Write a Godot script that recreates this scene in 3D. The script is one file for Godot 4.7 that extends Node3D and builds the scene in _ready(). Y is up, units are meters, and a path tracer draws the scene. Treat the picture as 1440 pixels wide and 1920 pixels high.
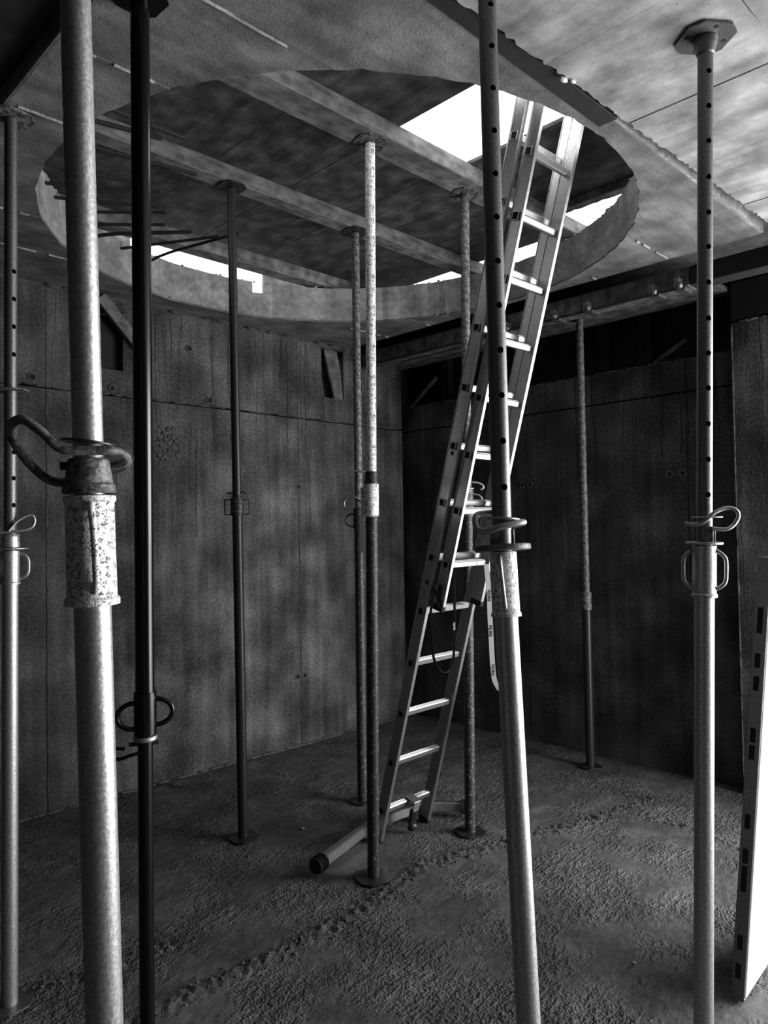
extends Node3D

const HC := Vector2(2.586, -2.894)   # centre of the round opening (x, z)
const HR := 1.476
const SOFFIT := 3.17
const SLAB_TOP := 3.42

# ---------------------------------------------------------------- mesh builder
class MB:
	var v := PackedVector3Array()
	var n := PackedVector3Array()
	var u := PackedVector2Array()
	var xf := Transform3D()

	func tri(a: Vector3, b: Vector3, c: Vector3, na: Vector3, nb: Vector3, nc: Vector3, ua := Vector2.ZERO, ub := Vector2.ZERO, uc := Vector2.ZERO) -> void:
		a = xf * a; b = xf * b; c = xf * c
		na = (xf.basis * na).normalized(); nb = (xf.basis * nb).normalized(); nc = (xf.basis * nc).normalized()
		if (c - a).cross(b - a).dot(na + nb + nc) < 0.0:
			var t := b; b = c; c = t
			var tn := nb; nb = nc; nc = tn
			var tu := ub; ub = uc; uc = tu
		v.append_array([a, b, c]); n.append_array([na, nb, nc]); u.append_array([ua, ub, uc])

	func quad(a: Vector3, b: Vector3, c: Vector3, d: Vector3, nn: Vector3) -> void:
		tri(a, b, c, nn, nn, nn)
		tri(a, c, d, nn, nn, nn)

	func quad_s(a: Vector3, b: Vector3, c: Vector3, d: Vector3, na: Vector3, nb: Vector3, nc: Vector3, nd: Vector3) -> void:
		tri(a, b, c, na, nb, nc)
		tri(a, c, d, na, nc, nd)

	func box(c: Vector3, s: Vector3, bevel := 0.0, b := Basis()) -> void:
		var old := xf
		xf = xf * Transform3D(b, c)
		var h := s * 0.5
		var e := minf(bevel, minf(h.x, minf(h.y, h.z)) * 0.9)
		for ax in 3:
			var i := (ax + 1) % 3
			var j := (ax + 2) % 3
			for sg in [-1.0, 1.0]:
				var q := []
				for k in [[-1, -1], [1, -1], [1, 1], [-1, 1]]:
					var p := Vector3()
					p[ax] = h[ax] * sg
					p[i] = (h[i] - e) * k[0]
					p[j] = (h[j] - e) * k[1]
					q.append(p)
				var nn := Vector3(); nn[ax] = sg
				quad(q[0], q[1], q[2], q[3], nn)
			if e > 0.0:
				for si in [-1.0, 1.0]:
					for sj in [-1.0, 1.0]:
						var q := []
						for k in [[-1, 0], [1, 0], [1, 1], [-1, 1]]:
							var p := Vector3()
							p[ax] = (h[ax] - e) * k[0]
							p[i] = (h[i] - (e if k[1] == 0 else 0.0)) * si
							p[j] = (h[j] - (0.0 if k[1] == 0 else e)) * sj
							q.append(p)
						var nn := Vector3(); nn[i] = si; nn[j] = sj
						quad(q[0], q[1], q[2], q[3], nn.normalized())
		if e > 0.0:
			for sx in [-1.0, 1.0]:
				for sy in [-1.0, 1.0]:
					for sz in [-1.0, 1.0]:
						var nn := Vector3(sx, sy, sz).normalized()
						tri(Vector3(h.x * sx, (h.y - e) * sy, (h.z - e) * sz), Vector3((h.x - e) * sx, h.y * sy, (h.z - e) * sz), Vector3((h.x - e) * sx, (h.y - e) * sy, h.z * sz), nn, nn, nn)
		xf = old

	# profile of (radius, y), turned about y; every profile edge is smooth around and sharp along
	func lathe(prof: Array, seg := 24) -> void:
		for k in prof.size() - 1:
			var p: Vector2 = prof[k]
			var q: Vector2 = prof[k + 1]
			var t := (q - p).normalized()
			var nr := t.y
			var ny := -t.x
			for s in seg:
				var a0 := TAU * s / seg
				var a1 := TAU * (s + 1) / seg
				var d0 := Vector3(cos(a0), 0, sin(a0))
				var d1 := Vector3(cos(a1), 0, sin(a1))
				var n0 := d0 * nr + Vector3.UP * ny
				var n1 := d1 * nr + Vector3.UP * ny
				var up := Vector3.UP
				if p.x > 1e-6:
					tri(d0 * p.x + up * p.y, d1 * p.x + up * p.y, d0 * q.x + up * q.y, n0, n1, n0)
				if q.x > 1e-6:
					tri(d1 * p.x + up * p.y, d1 * q.x + up * q.y, d0 * q.x + up * q.y, n1, n1, n0)

	func tube(pts: Array, r: float, seg := 10, caps := true) -> void:
		var m := pts.size()
		var rings := []
		var side := Vector3()
		for i in m:
			var t: Vector3 = (pts[mini(i + 1, m - 1)] - pts[maxi(i - 1, 0)]).normalized()
			if i == 0:
				side = t.cross(Vector3(0.31, 0.83, 0.46)).normalized()
			side = (side - t * side.dot(t)).normalized()
			var o := t.cross(side)
			var ring := []
			for s in seg:
				var a := TAU * s / seg
				ring.append(side * cos(a) + o * sin(a))
			rings.append(ring)
		for i in m - 1:
			for s in seg:
				var s1 := (s + 1) % seg
				var a: Vector3 = rings[i][s]
				var b: Vector3 = rings[i][s1]
				var c: Vector3 = rings[i + 1][s1]
				var d: Vector3 = rings[i + 1][s]
				quad_s(pts[i] + a * r, pts[i] + b * r, pts[i + 1] + c * r, pts[i + 1] + d * r, a, b, c, d)
		if caps:
			for e in [[0, 1], [m - 1, m - 2]]:
				var nn: Vector3 = (pts[e[0]] - pts[e[1]]).normalized()
				for s in seg:
					tri(pts[e[0]], pts[e[0]] + rings[e[0]][s] * r, pts[e[0]] + rings[e[0]][(s + 1) % seg] * r, nn, nn, nn)

	# polygon in (x, z) between two heights
	func prism(poly: PackedVector2Array, y0: float, y1: float) -> void:
		var ix := Geometry2D.triangulate_polygon(poly)
		for k in range(0, ix.size(), 3):
			var a := poly[ix[k]]; var b := poly[ix[k + 1]]; var c := poly[ix[k + 2]]
			tri(Vector3(a.x, y0, a.y), Vector3(b.x, y0, b.y), Vector3(c.x, y0, c.y), Vector3.DOWN, Vector3.DOWN, Vector3.DOWN)
			tri(Vector3(a.x, y1, a.y), Vector3(b.x, y1, b.y), Vector3(c.x, y1, c.y), Vector3.UP, Vector3.UP, Vector3.UP)
		var cw := Geometry2D.is_polygon_clockwise(poly)
		for k in poly.size():
			var a := poly[k]
			var b := poly[(k + 1) % poly.size()]
			var t := (b - a).normalized()
			var nn := Vector3(t.y, 0, -t.x) * (-1.0 if cw else 1.0)
			quad(Vector3(a.x, y0, a.y), Vector3(b.x, y0, b.y), Vector3(b.x, y1, b.y), Vector3(a.x, y1, a.y), nn)

	# a lumpy pebble or clod
	func lump(c: Vector3, s: Vector3, rng: RandomNumberGenerator, rings := 5, seg := 8) -> void:
		var g := []
		for i in rings + 1:
			var row := []
			for j in seg:
				var th := PI * i / rings
				var ph := TAU * j / seg
				var k := 1.0 if i == 0 or i == rings else rng.randf_range(0.72, 1.15)
				row.append(Vector3(sin(th) * cos(ph), cos(th), sin(th) * sin(ph)) * k)
			g.append(row)
		for i in rings:
			for j in seg:
				var j1 := (j + 1) % seg
				var a: Vector3 = g[i][j]; var b: Vector3 = g[i][j1]; var d: Vector3 = g[i + 1][j]; var e: Vector3 = g[i + 1][j1]
				if i > 0:
					var nn := (a + b + d).normalized()
					tri(c + a * s, c + b * s, c + d * s, nn, nn, nn)
				if i < rings - 1:
					var nn := (b + e + d).normalized()
					tri(c + b * s, c + e * s, c + d * s, nn, nn, nn)

	func mesh() -> ArrayMesh:
		var arr := []
		arr.resize(Mesh.ARRAY_MAX)
		arr[Mesh.ARRAY_VERTEX] = v
		arr[Mesh.ARRAY_NORMAL] = n
		arr[Mesh.ARRAY_TEX_UV] = u
		var m := ArrayMesh.new()
		m.add_surface_from_arrays(Mesh.PRIMITIVE_TRIANGLES, arr)
		return m

# ---------------------------------------------------------------- naming
func part(called: String, b: MB, mat: Material, parent: Node, at := Transform3D()) -> MeshInstance3D:
	var o := MeshInstance3D.new()
	o.name = called
	o.mesh = b.mesh()
	o.material_override = null
	for s in o.mesh.get_surface_count():
		o.mesh.surface_set_material(s, mat)
	o.transform = at
	parent.add_child(o, true)
	return o

func tag(o: Node, label: String, category: String, group := "", kind := "") -> Node:
	o.set_meta("label", label)
	if category: o.set_meta("category", category)
	if group: o.set_meta("group", group)
	if kind: o.set_meta("kind", kind)
	return o

func thing(called: String, label: String, category: String, at := Transform3D(), group := "") -> Node3D:
	var o := Node3D.new()
	o.name = called
	o.transform = at
	add_child(o, true)
	tag(o, label, category, group)
	return o

func structure(called: String, label: String, category := "") -> Node3D:
	var o := Node3D.new()
	o.name = called
	add_child(o, true)
	tag(o, label, category, "", "structure")
	return o

# ---------------------------------------------------------------- textures
func noise(w: int, h: int, freq: float, sd: int, octv := 4, sx := 1, sy := 1, kind := FastNoiseLite.TYPE_SIMPLEX_SMOOTH) -> PackedByteArray:
	var f := FastNoiseLite.new()
	f.noise_type = kind
	f.seed = sd
	f.frequency = freq
	f.fractal_octaves = octv
	var im := f.get_seamless_image(w / sx, h / sy)
	if sx > 1 or sy > 1:
		im.resize(w, h, Image.INTERPOLATE_CUBIC)
	im.convert(Image.FORMAT_L8)
	return im.get_data()

func gray(b: PackedByteArray, w: int, h: int) -> ImageTexture:
	return ImageTexture.create_from_image(Image.create_from_data(w, h, false, Image.FORMAT_L8, b))

# weighted sum of noises about a middle value; pores darken where the last noise passes a threshold
func blend(base: float, parts: Array, pore: PackedByteArray, thr: int, pore_k: float) -> PackedByteArray:
	var size: int = parts[0][0].size()
	var out := PackedByteArray()
	out.resize(size)
	var a: PackedByteArray = parts[0][0]
	var b: PackedByteArray = parts[1][0]
	var c: PackedByteArray = parts[2][0]
	var ka: float = parts[0][1]
	var kb: float = parts[1][1]
	var kc: float = parts[2][1]
	var off := base - 127.5 * (ka + kb + kc)
	for i in size:
		var x := off + a[i] * ka + b[i] * kb + c[i] * kc
		if pore[i] > thr:
			x *= pore_k
		out[i] = clampi(int(x), 0, 255)
	return out

func two_tone(n1: PackedByteArray, n2: PackedByteArray, thr: float, soft: float, lo: float, hi: float, grain: float) -> PackedByteArray:
	var out := PackedByteArray()
	out.resize(n1.size())
	for i in n1.size():
		var k := clampf((n1[i] - thr) / soft, 0.0, 1.0)
		out[i] = clampi(int(lo + (hi - lo) * k + (n2[i] - 127.5) * grain), 0, 255)
	return out

func mat(called: String, c: float, tex: Texture2D, per_m: float, rough := 0.85, metal := 0.0, bump: Texture2D = null, bump_cm := 0.3, world := true) -> StandardMaterial3D:
	var m := StandardMaterial3D.new()
	m.resource_name = called
	m.albedo_color = Color(c, c, c)
	m.albedo_texture = tex
	m.roughness = rough
	m.metallic = metal
	m.uv1_triplanar = true
	m.uv1_world_triplanar = world
	m.uv1_scale = Vector3.ONE * per_m
	if bump:
		m.heightmap_enabled = true
		m.heightmap_texture = bump
		m.heightmap_scale = bump_cm
	return m

var M := {}

func make_materials() -> void:
	var s := 1024
	var coarse := noise(s, s, 0.006, 11, 5)
	var mid := noise(s, s, 0.03, 12, 4)
	var fine := noise(s, s, 0.16, 13, 2)
	var spots := noise(s, s, 0.09, 14, 2)
	var stretch := noise(s, s, 0.02, 15, 4, 8, 1)     # long in u
	var stretch_v := noise(s, s, 0.02, 16, 4, 1, 8)   # long in v
	var conc := blend(150, [[coarse, 0.30], [mid, 0.22], [fine, 0.14]], spots, 222, 0.55)
	var conc_t := gray(conc, s, s)
	var soffit := blend(150, [[coarse, 0.34], [stretch, 0.17], [fine, 0.12]], spots, 226, 0.5)
	var soffit_t := gray(soffit, s, s)
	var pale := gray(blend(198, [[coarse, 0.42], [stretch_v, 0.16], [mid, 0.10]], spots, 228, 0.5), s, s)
	var bumps := gray(blend(128, [[mid, 0.45], [fine, 0.25], [coarse, 0.3]], spots, 228, 0.6), s, s)
	M.concrete = mat("weathered_concrete", 0.56, conc_t, 0.5, 0.9, 0.0, bumps, 0.35)
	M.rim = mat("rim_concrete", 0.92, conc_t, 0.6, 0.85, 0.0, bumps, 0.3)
	M.soffit = mat("board_marked_concrete", 0.68, soffit_t, 0.55, 0.9, 0.0, bumps, 0.35)
	M.pale = mat("pale_concrete", 0.70, pale, 0.6, 0.85, 0.0, bumps, 0.15)
	M.crumb = mat("crumbled_concrete", 0.9, conc_t, 2.0, 0.95)
	# timber
	var ply_v := gray(blend(120, [[coarse, 0.42], [stretch_v, 0.20], [fine, 0.12]], spots, 222, 0.6), s, s)
	var ply_u := gray(blend(140, [[coarse, 0.34], [stretch, 0.20], [fine, 0.12]], spots, 226, 0.6), s, s)
	M.ply = mat("old_plywood", 0.55, ply_v, 0.9, 0.75, 0.0, ply_v, 0.15)
	M.timber = mat("grey_timber", 0.72, ply_u, 1.3, 0.8, 0.0, ply_u, 0.2)
	M.timber_z = mat("grey_timber", 0.66, ply_v, 1.3, 0.8, 0.0, ply_v, 0.2)
	M.black_wood_shade = mat("dark_timber_and_shade", 0.14, ply_u, 1.3, 0.8, 0.0, ply_u, 0.2)  # black timber; also the shade put into the waler end and pier box
	M.dark_form = mat("dark_formwork_board", 0.26, ply_v, 0.8, 0.8, 0.0, ply_v, 0.2)  # dark formwork; also on the unseen walls to cut fill light
	# steel
	var flake := noise(s, s, 0.035, 21, 4)
	var scrape := noise(s, s, 0.05, 22, 3, 1, 4)
	var galv := gray(blend(168, [[mid, 0.22], [scrape, 0.16], [fine, 0.10]], spots, 230, 0.6), s, s)
	var blot := noise(s, s, 0.012, 23, 5)
	var patchy := PackedByteArray()
	patchy.resize(s * s)
	for i in s * s:
		patchy[i] = clampi(int(flake[i] * 0.5 + blot[i] * 0.5), 0, 255)
	var rusty := gray(two_tone(patchy, fine, 108, 34, 78, 165, 0.25), s, s)
	var spatter := gray(two_tone(patchy, fine, 98, 16, 70, 225, 0.2), s, s)
	var white := gray(two_tone(patchy, fine, 94, 8, 36, 246, 0.06), s, s)
	var flecks := gray(two_tone(patchy, fine, 168, 10, 46, 170, 0.18), s, s)
	M.galv = mat("galvanised_steel", 1.0, galv, 3.2, 0.45, 0.88, bumps, 0.05)
	M.galv_dull = mat("dull_galvanised_steel", 0.64, galv, 4.0, 0.46, 0.8, bumps, 0.05)
	M.spatter = mat("cement_spattered_sleeve", 1.0, spatter, 6.0, 0.5, 0.2, spatter, 0.12)
	M.mottled = mat("rusty_mottled_steel", 0.75, rusty, 2.4, 0.6, 0.3, rusty, 0.06)
	M.white = mat("chipped_white_paint", 1.0, white, 3.0, 0.35, 0.0, white, 0.03)
	M.flecked = mat("dark_steel_with_paint_flecks", 0.85, flecks, 2.6, 0.55, 0.1, flecks, 0.05)
	M.dark = mat("dark_steel", 0.34, galv, 2.2, 0.38, 0.5, bumps, 0.05)
	M.black = mat("black_enamel", 0.06, galv, 2.2, 0.22, 0.1)
	M.hole = mat("shadowed_socket", 0.08, galv, 2.2, 0.9)  # near-black colour stands for the shade inside holes and sockets
	M.rebar = mat("rusted_bar", 0.22, rusty, 6.0, 0.8, 0.1)
	var brushed := gray(blend(205, [[scrape, 0.18], [mid, 0.12], [fine, 0.08]], spots, 240, 0.7), s, s)
	M.alu = mat("scuffed_aluminium", 0.86, brushed, 2.4, 0.34, 0.92, bumps, 0.03)
	M.rubber = mat("black_rubber", 0.10, fine_tex(fine, s), 4.0, 0.8)
	M.strap_dark = mat("dark_webbing", 0.16, fine_tex(fine, s), 9.0, 0.9)
	M.strap_pale = mat("pale_webbing", 0.80, fine_tex(fine, s), 9.0, 0.85)
	M.ink = mat("printed_ink", 0.06, fine_tex(fine, s), 9.0, 0.9)
	M.ink_pale = mat("printed_pale_ink", 0.85, fine_tex(fine, s), 9.0, 0.9)
	# floor: broomed concrete with mud scraped over it
	var s2 := 2048
	var brush := noise(s2, s2, 0.034, 31, 3, 2, 1)
	var clods := noise(s2, s2, 0.07, 32, 2)
	var gate := noise(s2, s2, 0.0022, 33, 4)
	var fb := PackedByteArray()
	fb.resize(s2 * s2)
	for i in s2 * s2:
		var g := clampf((gate[i] - 70) / 80.0, 0.12, 1.0)
		var x := brush[i]
		var y := clods[i]
		fb[i] = clampi(int(90 + ((x if x > 112 else 112) - 140) * 1.3 * g + (y - 127) * 0.5 * g), 0, 255)
	var floor_b := gray(fb, s2, s2)
	var floor_a := gray(blend(132, [[coarse, 0.26], [mid, 0.16], [fine, 0.14]], spots, 226, 0.7), s, s)
	M.floor = mat("muddy_broomed_concrete", 0.58, floor_a, 0.45, 0.8, 0.0, floor_b, 1.7)
	M.clod = mat("dry_mud", 0.62, floor_a, 3.0, 0.95)
	M.ground = mat("pale_bounce_ground", 0.9, conc_t, 0.4, 0.95)  # unseen ground, kept pale to bounce light onto the ceiling
	M.leaf = mat("dry_leaf", 0.75, conc_t, 3.0, 0.8)
	make_wall_textures()

func fine_tex(b: PackedByteArray, s: int) -> ImageTexture:
	if not M.has("_fine"):
		var o := PackedByteArray()
		o.resize(b.size())
		for i in b.size():
			o[i] = 190 + b[i] / 6
		M["_fine"] = gray(o, s, s)
	return M["_fine"]

# one picture of stains for a whole wall, 7 m by 3.5 m: streaks, drips from the slab, damp foot
func make_wall_textures() -> void:
	var w := 2048
	var h := 1024
	var rng := RandomNumberGenerator.new()
	rng.seed = 77
	var coarse := noise(w, h, 0.006, 41, 5)
	var streak := noise(w, h, 0.03, 42, 4, 1, 16)
	var fine := noise(w, h, 0.14, 43, 3)
	var spots := noise(w, h, 0.10, 44, 2)
	var b := blend(140, [[coarse, 0.56], [streak, 0.26], [fine, 0.34]], spots, 226, 0.6)
	# 292 px per metre; row 0 is y = 3.5
	for k in 210:
		var x := rng.randf_range(0, w)
		var y := rng.randf_range(90, 130) if rng.randf() < 0.8 else rng.randf_range(280, 420)
		var n := int(rng.randf_range(40, 250) if rng.randf() < 0.7 else rng.randf_range(200, 520))
		var dark := rng.randf_range(0.35, 0.75)
		var wide := 1 if rng.randf() < 0.6 else 2
		for i in n:
			x += rng.randf_range(-0.45, 0.45)
			var py := int(y) + i
			if py >= h:
				break
			for q in wide:
				var at := py * w + (int(x) + q + w) % w
				b[at] = int(b[at] * dark)
			var lighter_edge := py * w + (int(x) + wide + w) % w  # paler line along one side of each drip
			b[lighter_edge] = mini(255, int(b[lighter_edge] * 1.15))
	var t := gray(b, w, h)
	var m := StandardMaterial3D.new()
	m.resource_name = "stained_wall_concrete"
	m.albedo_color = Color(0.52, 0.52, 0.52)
	m.albedo_texture = t
	m.roughness = 0.9
	m.heightmap_enabled = true
	m.heightmap_texture = t
	m.heightmap_scale = 0.5
	M.wall = m
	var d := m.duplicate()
	d.resource_name = "shaded_stained_wall_concrete"
	d.albedo_color = Color(0.41, 0.41, 0.41)  # same wall concrete darkened: shade put into its colour
	M.wall_shaded = d

# ---------------------------------------------------------------- the room
func ring_poly(r: float, steps: int, jag: float, sd: int) -> PackedVector2Array:
	var f := FastNoiseLite.new()
	f.seed = sd
	f.frequency = 0.9
	var p := PackedVector2Array()
	for i in steps:
		var a := TAU * i / steps
		var k := f.get_noise_2d(cos(a) * 14, sin(a) * 14)
		var rr := r + (absf(k) * jag * 2.0 if k > 0.12 else k * jag * 0.25)
		p.append(HC + Vector2(cos(a), sin(a)) * rr)
	return p

func rect2(x0: float, z0: float, x1: float, z1: float) -> PackedVector2Array:
	return PackedVector2Array([Vector2(x0, z0), Vector2(x1, z0), Vector2(x1, z1), Vector2(x0, z1)])

func ragged(b: MB, a: Vector3, c: Vector3, r: float, step: float, rng: RandomNumberGenerator, squash := Vector3(1, 1, 1)) -> void:
	var n := int(a.distance_to(c) / step)
	for i in n:
		if rng.randf() < 0.2:
			continue
		var p := a.lerp(c, (i + rng.randf()) / n)
		var k := r * rng.randf_range(0.4, 1.2)
		b.lump(p, (Vector3(k, k, k) + (c - a).normalized().abs() * step * rng.randf_range(0.6, 1.6)) * squash, rng, 4, 6)

func build_ceiling() -> void:
	var rng := RandomNumberGenerator.new()
	rng.seed = 5
	var c := structure("ceiling", "grey concrete slab with a large round opening, seen from below")
	var hole := ring_poly(HR, 220, 0.010, 3)
	# board-marked soffit of the slab, in strips along x
	var zs := [-1.33, -1.815, -2.27, -2.725, -3.175, -3.63, -4.075, -4.53, -5.9]
	for i in zs.size() - 1:
		var x_from := 0.868
		var cells := [x_from, 4.11] if i % 2 else [x_from, 4.11]
		for k in cells.size() - 1:
			var r := rect2(cells[k], zs[i + 1] + 0.003, cells[k + 1], zs[i] - 0.003)
			for poly in Geometry2D.clip_polygons(r, hole):
				var b := MB.new()
				b.prism(poly, SOFFIT + rng.randf_range(0.0, 0.003), SOFFIT + 0.0135)
				part("soffit_strip", b, M.soffit, c)
		# pale fins of grout left in the joint
		if i > 0 and i < 7:
			var fin := MB.new()
			var x := 0.9
			while x < 4.08:
				var l := rng.randf_range(0.02, 0.08)
				var z: float = zs[i]
				var inside := Vector2(x + l * 0.5, z).distance_to(HC) < HR + 0.07
				if not inside and rng.randf() < 0.62:
					fin.box(Vector3(x + l * 0.5, SOFFIT - 0.003, z + rng.randf_range(-0.002, 0.002)), Vector3(l, 0.010, rng.randf_range(0.003, 0.006)), 0.001)
				x += l
			if fin.v.size() > 0:
				part("joint_fin", fin, M.rim, c).set_meta("kind", "stuff")
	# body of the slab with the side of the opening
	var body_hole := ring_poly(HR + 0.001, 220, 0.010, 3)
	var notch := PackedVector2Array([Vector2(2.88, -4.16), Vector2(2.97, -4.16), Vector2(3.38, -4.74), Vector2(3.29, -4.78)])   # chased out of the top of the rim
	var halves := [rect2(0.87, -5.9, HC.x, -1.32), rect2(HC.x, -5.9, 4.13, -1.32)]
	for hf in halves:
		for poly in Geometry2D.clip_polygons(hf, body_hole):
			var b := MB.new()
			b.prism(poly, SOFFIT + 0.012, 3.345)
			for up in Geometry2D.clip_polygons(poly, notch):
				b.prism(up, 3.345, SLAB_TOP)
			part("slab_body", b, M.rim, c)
	# broken lip of the opening: lumps along the lower and upper edges
	var lip := MB.new()
	for i in 190:
		var a := rng.randf_range(0, TAU)
		var up := rng.randf() < 0.6
		var p := Vector3(HC.x + cos(a) * (HR + 0.004), (SLAB_TOP if up else SOFFIT + 0.012) + rng.randf_range(-0.004, 0.006), HC.y + sin(a) * (HR + 0.004))
		lip.lump(p, Vector3(1, 0.6, 1) * rng.randf_range(0.004, 0.014), rng, 4, 7)
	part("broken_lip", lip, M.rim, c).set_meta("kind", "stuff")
	var fk := MB.new()
	fk.lump(Vector3(2.155, 3.150, -1.30), Vector3(0.022, 0.004, 0.012), rng, 4, 7)
	fk.lump(Vector3(2.19, 3.152, -1.285), Vector3(0.014, 0.004, 0.008), rng, 4, 7)
	part("grout_flake", fk, M.white, c)
	# outer parts of the slab, all at or above the soffit
	var o := MB.new()
	o.box(Vector3(-0.8, 3.36, -1.6), Vector3(3.34, 0.22, 8.9))          # over the recess at the left
	o.box(Vector3(2.5, 3.34, -0.2), Vector3(3.3, 0.16, 2.24))
	o.box(Vector3(4.75, 3.36, -1.6), Vector3(1.2, 0.12, 9.0))
	o.box(Vector3(2.5, 3.34, 1.9), Vector3(3.3, 0.16, 2.0))
	part("slab_body", o, M.concrete, c)
	# edge of the slab towards the recess
	var e := MB.new()
	e.box(Vector3(0.868, 3.205, -3.1), Vector3(0.03, 0.068, 3.6), 0.006)
	part("slab_edge", e, M.concrete, c)
	# dark boards in the recess
	for i in 12:
		var b := MB.new()
		b.box(Vector3(-0.02 - i * 0.25 + 0.735, 3.232, -1.7), Vector3(0.243, 0.03, 8.4), 0.004)
		part("recess_board", b, M.dark_form, c)
	# paler concrete nearer the opening of the room, in panels along z
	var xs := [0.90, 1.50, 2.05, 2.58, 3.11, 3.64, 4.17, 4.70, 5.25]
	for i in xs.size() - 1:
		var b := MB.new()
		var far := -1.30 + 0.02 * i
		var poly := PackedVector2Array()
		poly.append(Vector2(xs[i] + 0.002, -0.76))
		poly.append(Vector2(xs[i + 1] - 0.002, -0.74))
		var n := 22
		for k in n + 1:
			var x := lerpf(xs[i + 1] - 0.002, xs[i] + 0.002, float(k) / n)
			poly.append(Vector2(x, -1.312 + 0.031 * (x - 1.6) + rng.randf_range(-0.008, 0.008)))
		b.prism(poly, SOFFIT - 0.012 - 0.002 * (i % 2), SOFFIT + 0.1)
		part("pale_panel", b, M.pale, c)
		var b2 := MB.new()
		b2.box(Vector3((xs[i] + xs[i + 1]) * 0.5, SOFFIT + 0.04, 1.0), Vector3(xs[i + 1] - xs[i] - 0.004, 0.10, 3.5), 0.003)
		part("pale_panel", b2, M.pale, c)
	# dark strip set in beside the pale panels
	var bt := MB.new()
	bt.box(Vector3(1.62, SOFFIT + 0.022, -1.345), Vector3(1.84, 0.05, 0.075), 0.002)
	part("dark_strip", bt, M.black_wood_shade, c)
	var fr := MB.new()
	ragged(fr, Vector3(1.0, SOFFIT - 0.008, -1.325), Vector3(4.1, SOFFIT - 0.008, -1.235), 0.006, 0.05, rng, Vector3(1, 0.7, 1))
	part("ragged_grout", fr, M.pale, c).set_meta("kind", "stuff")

func wall_panel(parent: Node, x0: float, x1: float, y0: float, y1: float, z: float, m: Material, holes := [], thick := 0.12) -> void:
	var b := MB.new()
	var rects := [[x0, x1, y0, y1]]
	for hh in holes:
		rects = [[x0, hh[0], y0, y1], [hh[1], x1, y0, y1], [hh[0], hh[1], y0, hh[2]], [hh[0], hh[1], hh[3], y1]]
	for r in rects:
		b.box(Vector3((r[0] + r[1]) * 0.5, (r[2] + r[3]) * 0.5, z - thick * 0.5), Vector3(r[1] - r[0], r[3] - r[2], thick), 0.0 if holes else 0.003)
	for i in b.v.size():
		b.u[i] = Vector2((b.v[i].x + 2.2) / 7.0, (3.5 - b.v[i].y) / 3.5)
	part("wall_panel", b, m, parent)

func tie_hole(parent: Node, at: Vector3, face: Vector3, r := 0.02) -> void:
	var bs := Basis(Quaternion(Vector3.UP, face))
	var b := MB.new()
	b.lathe([Vector2(r, -0.01), Vector2(r, 0.003), Vector2(r * 0.85, 0.005), Vector2(r * 0.66, 0.004), Vector2(r * 0.62, -0.012)], 18)
	var o := part("tie_hole", b, M.concrete, parent, Transform3D(bs, at))
	var d := MB.new()
	d.lathe([Vector2(0.0, 0.0015), Vector2(r * 0.64, 0.0015), Vector2(r * 0.64, -0.01)], 14)
	part("hole_shade", d, M.hole, o)  # dark disc standing for the shade inside the hole

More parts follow.
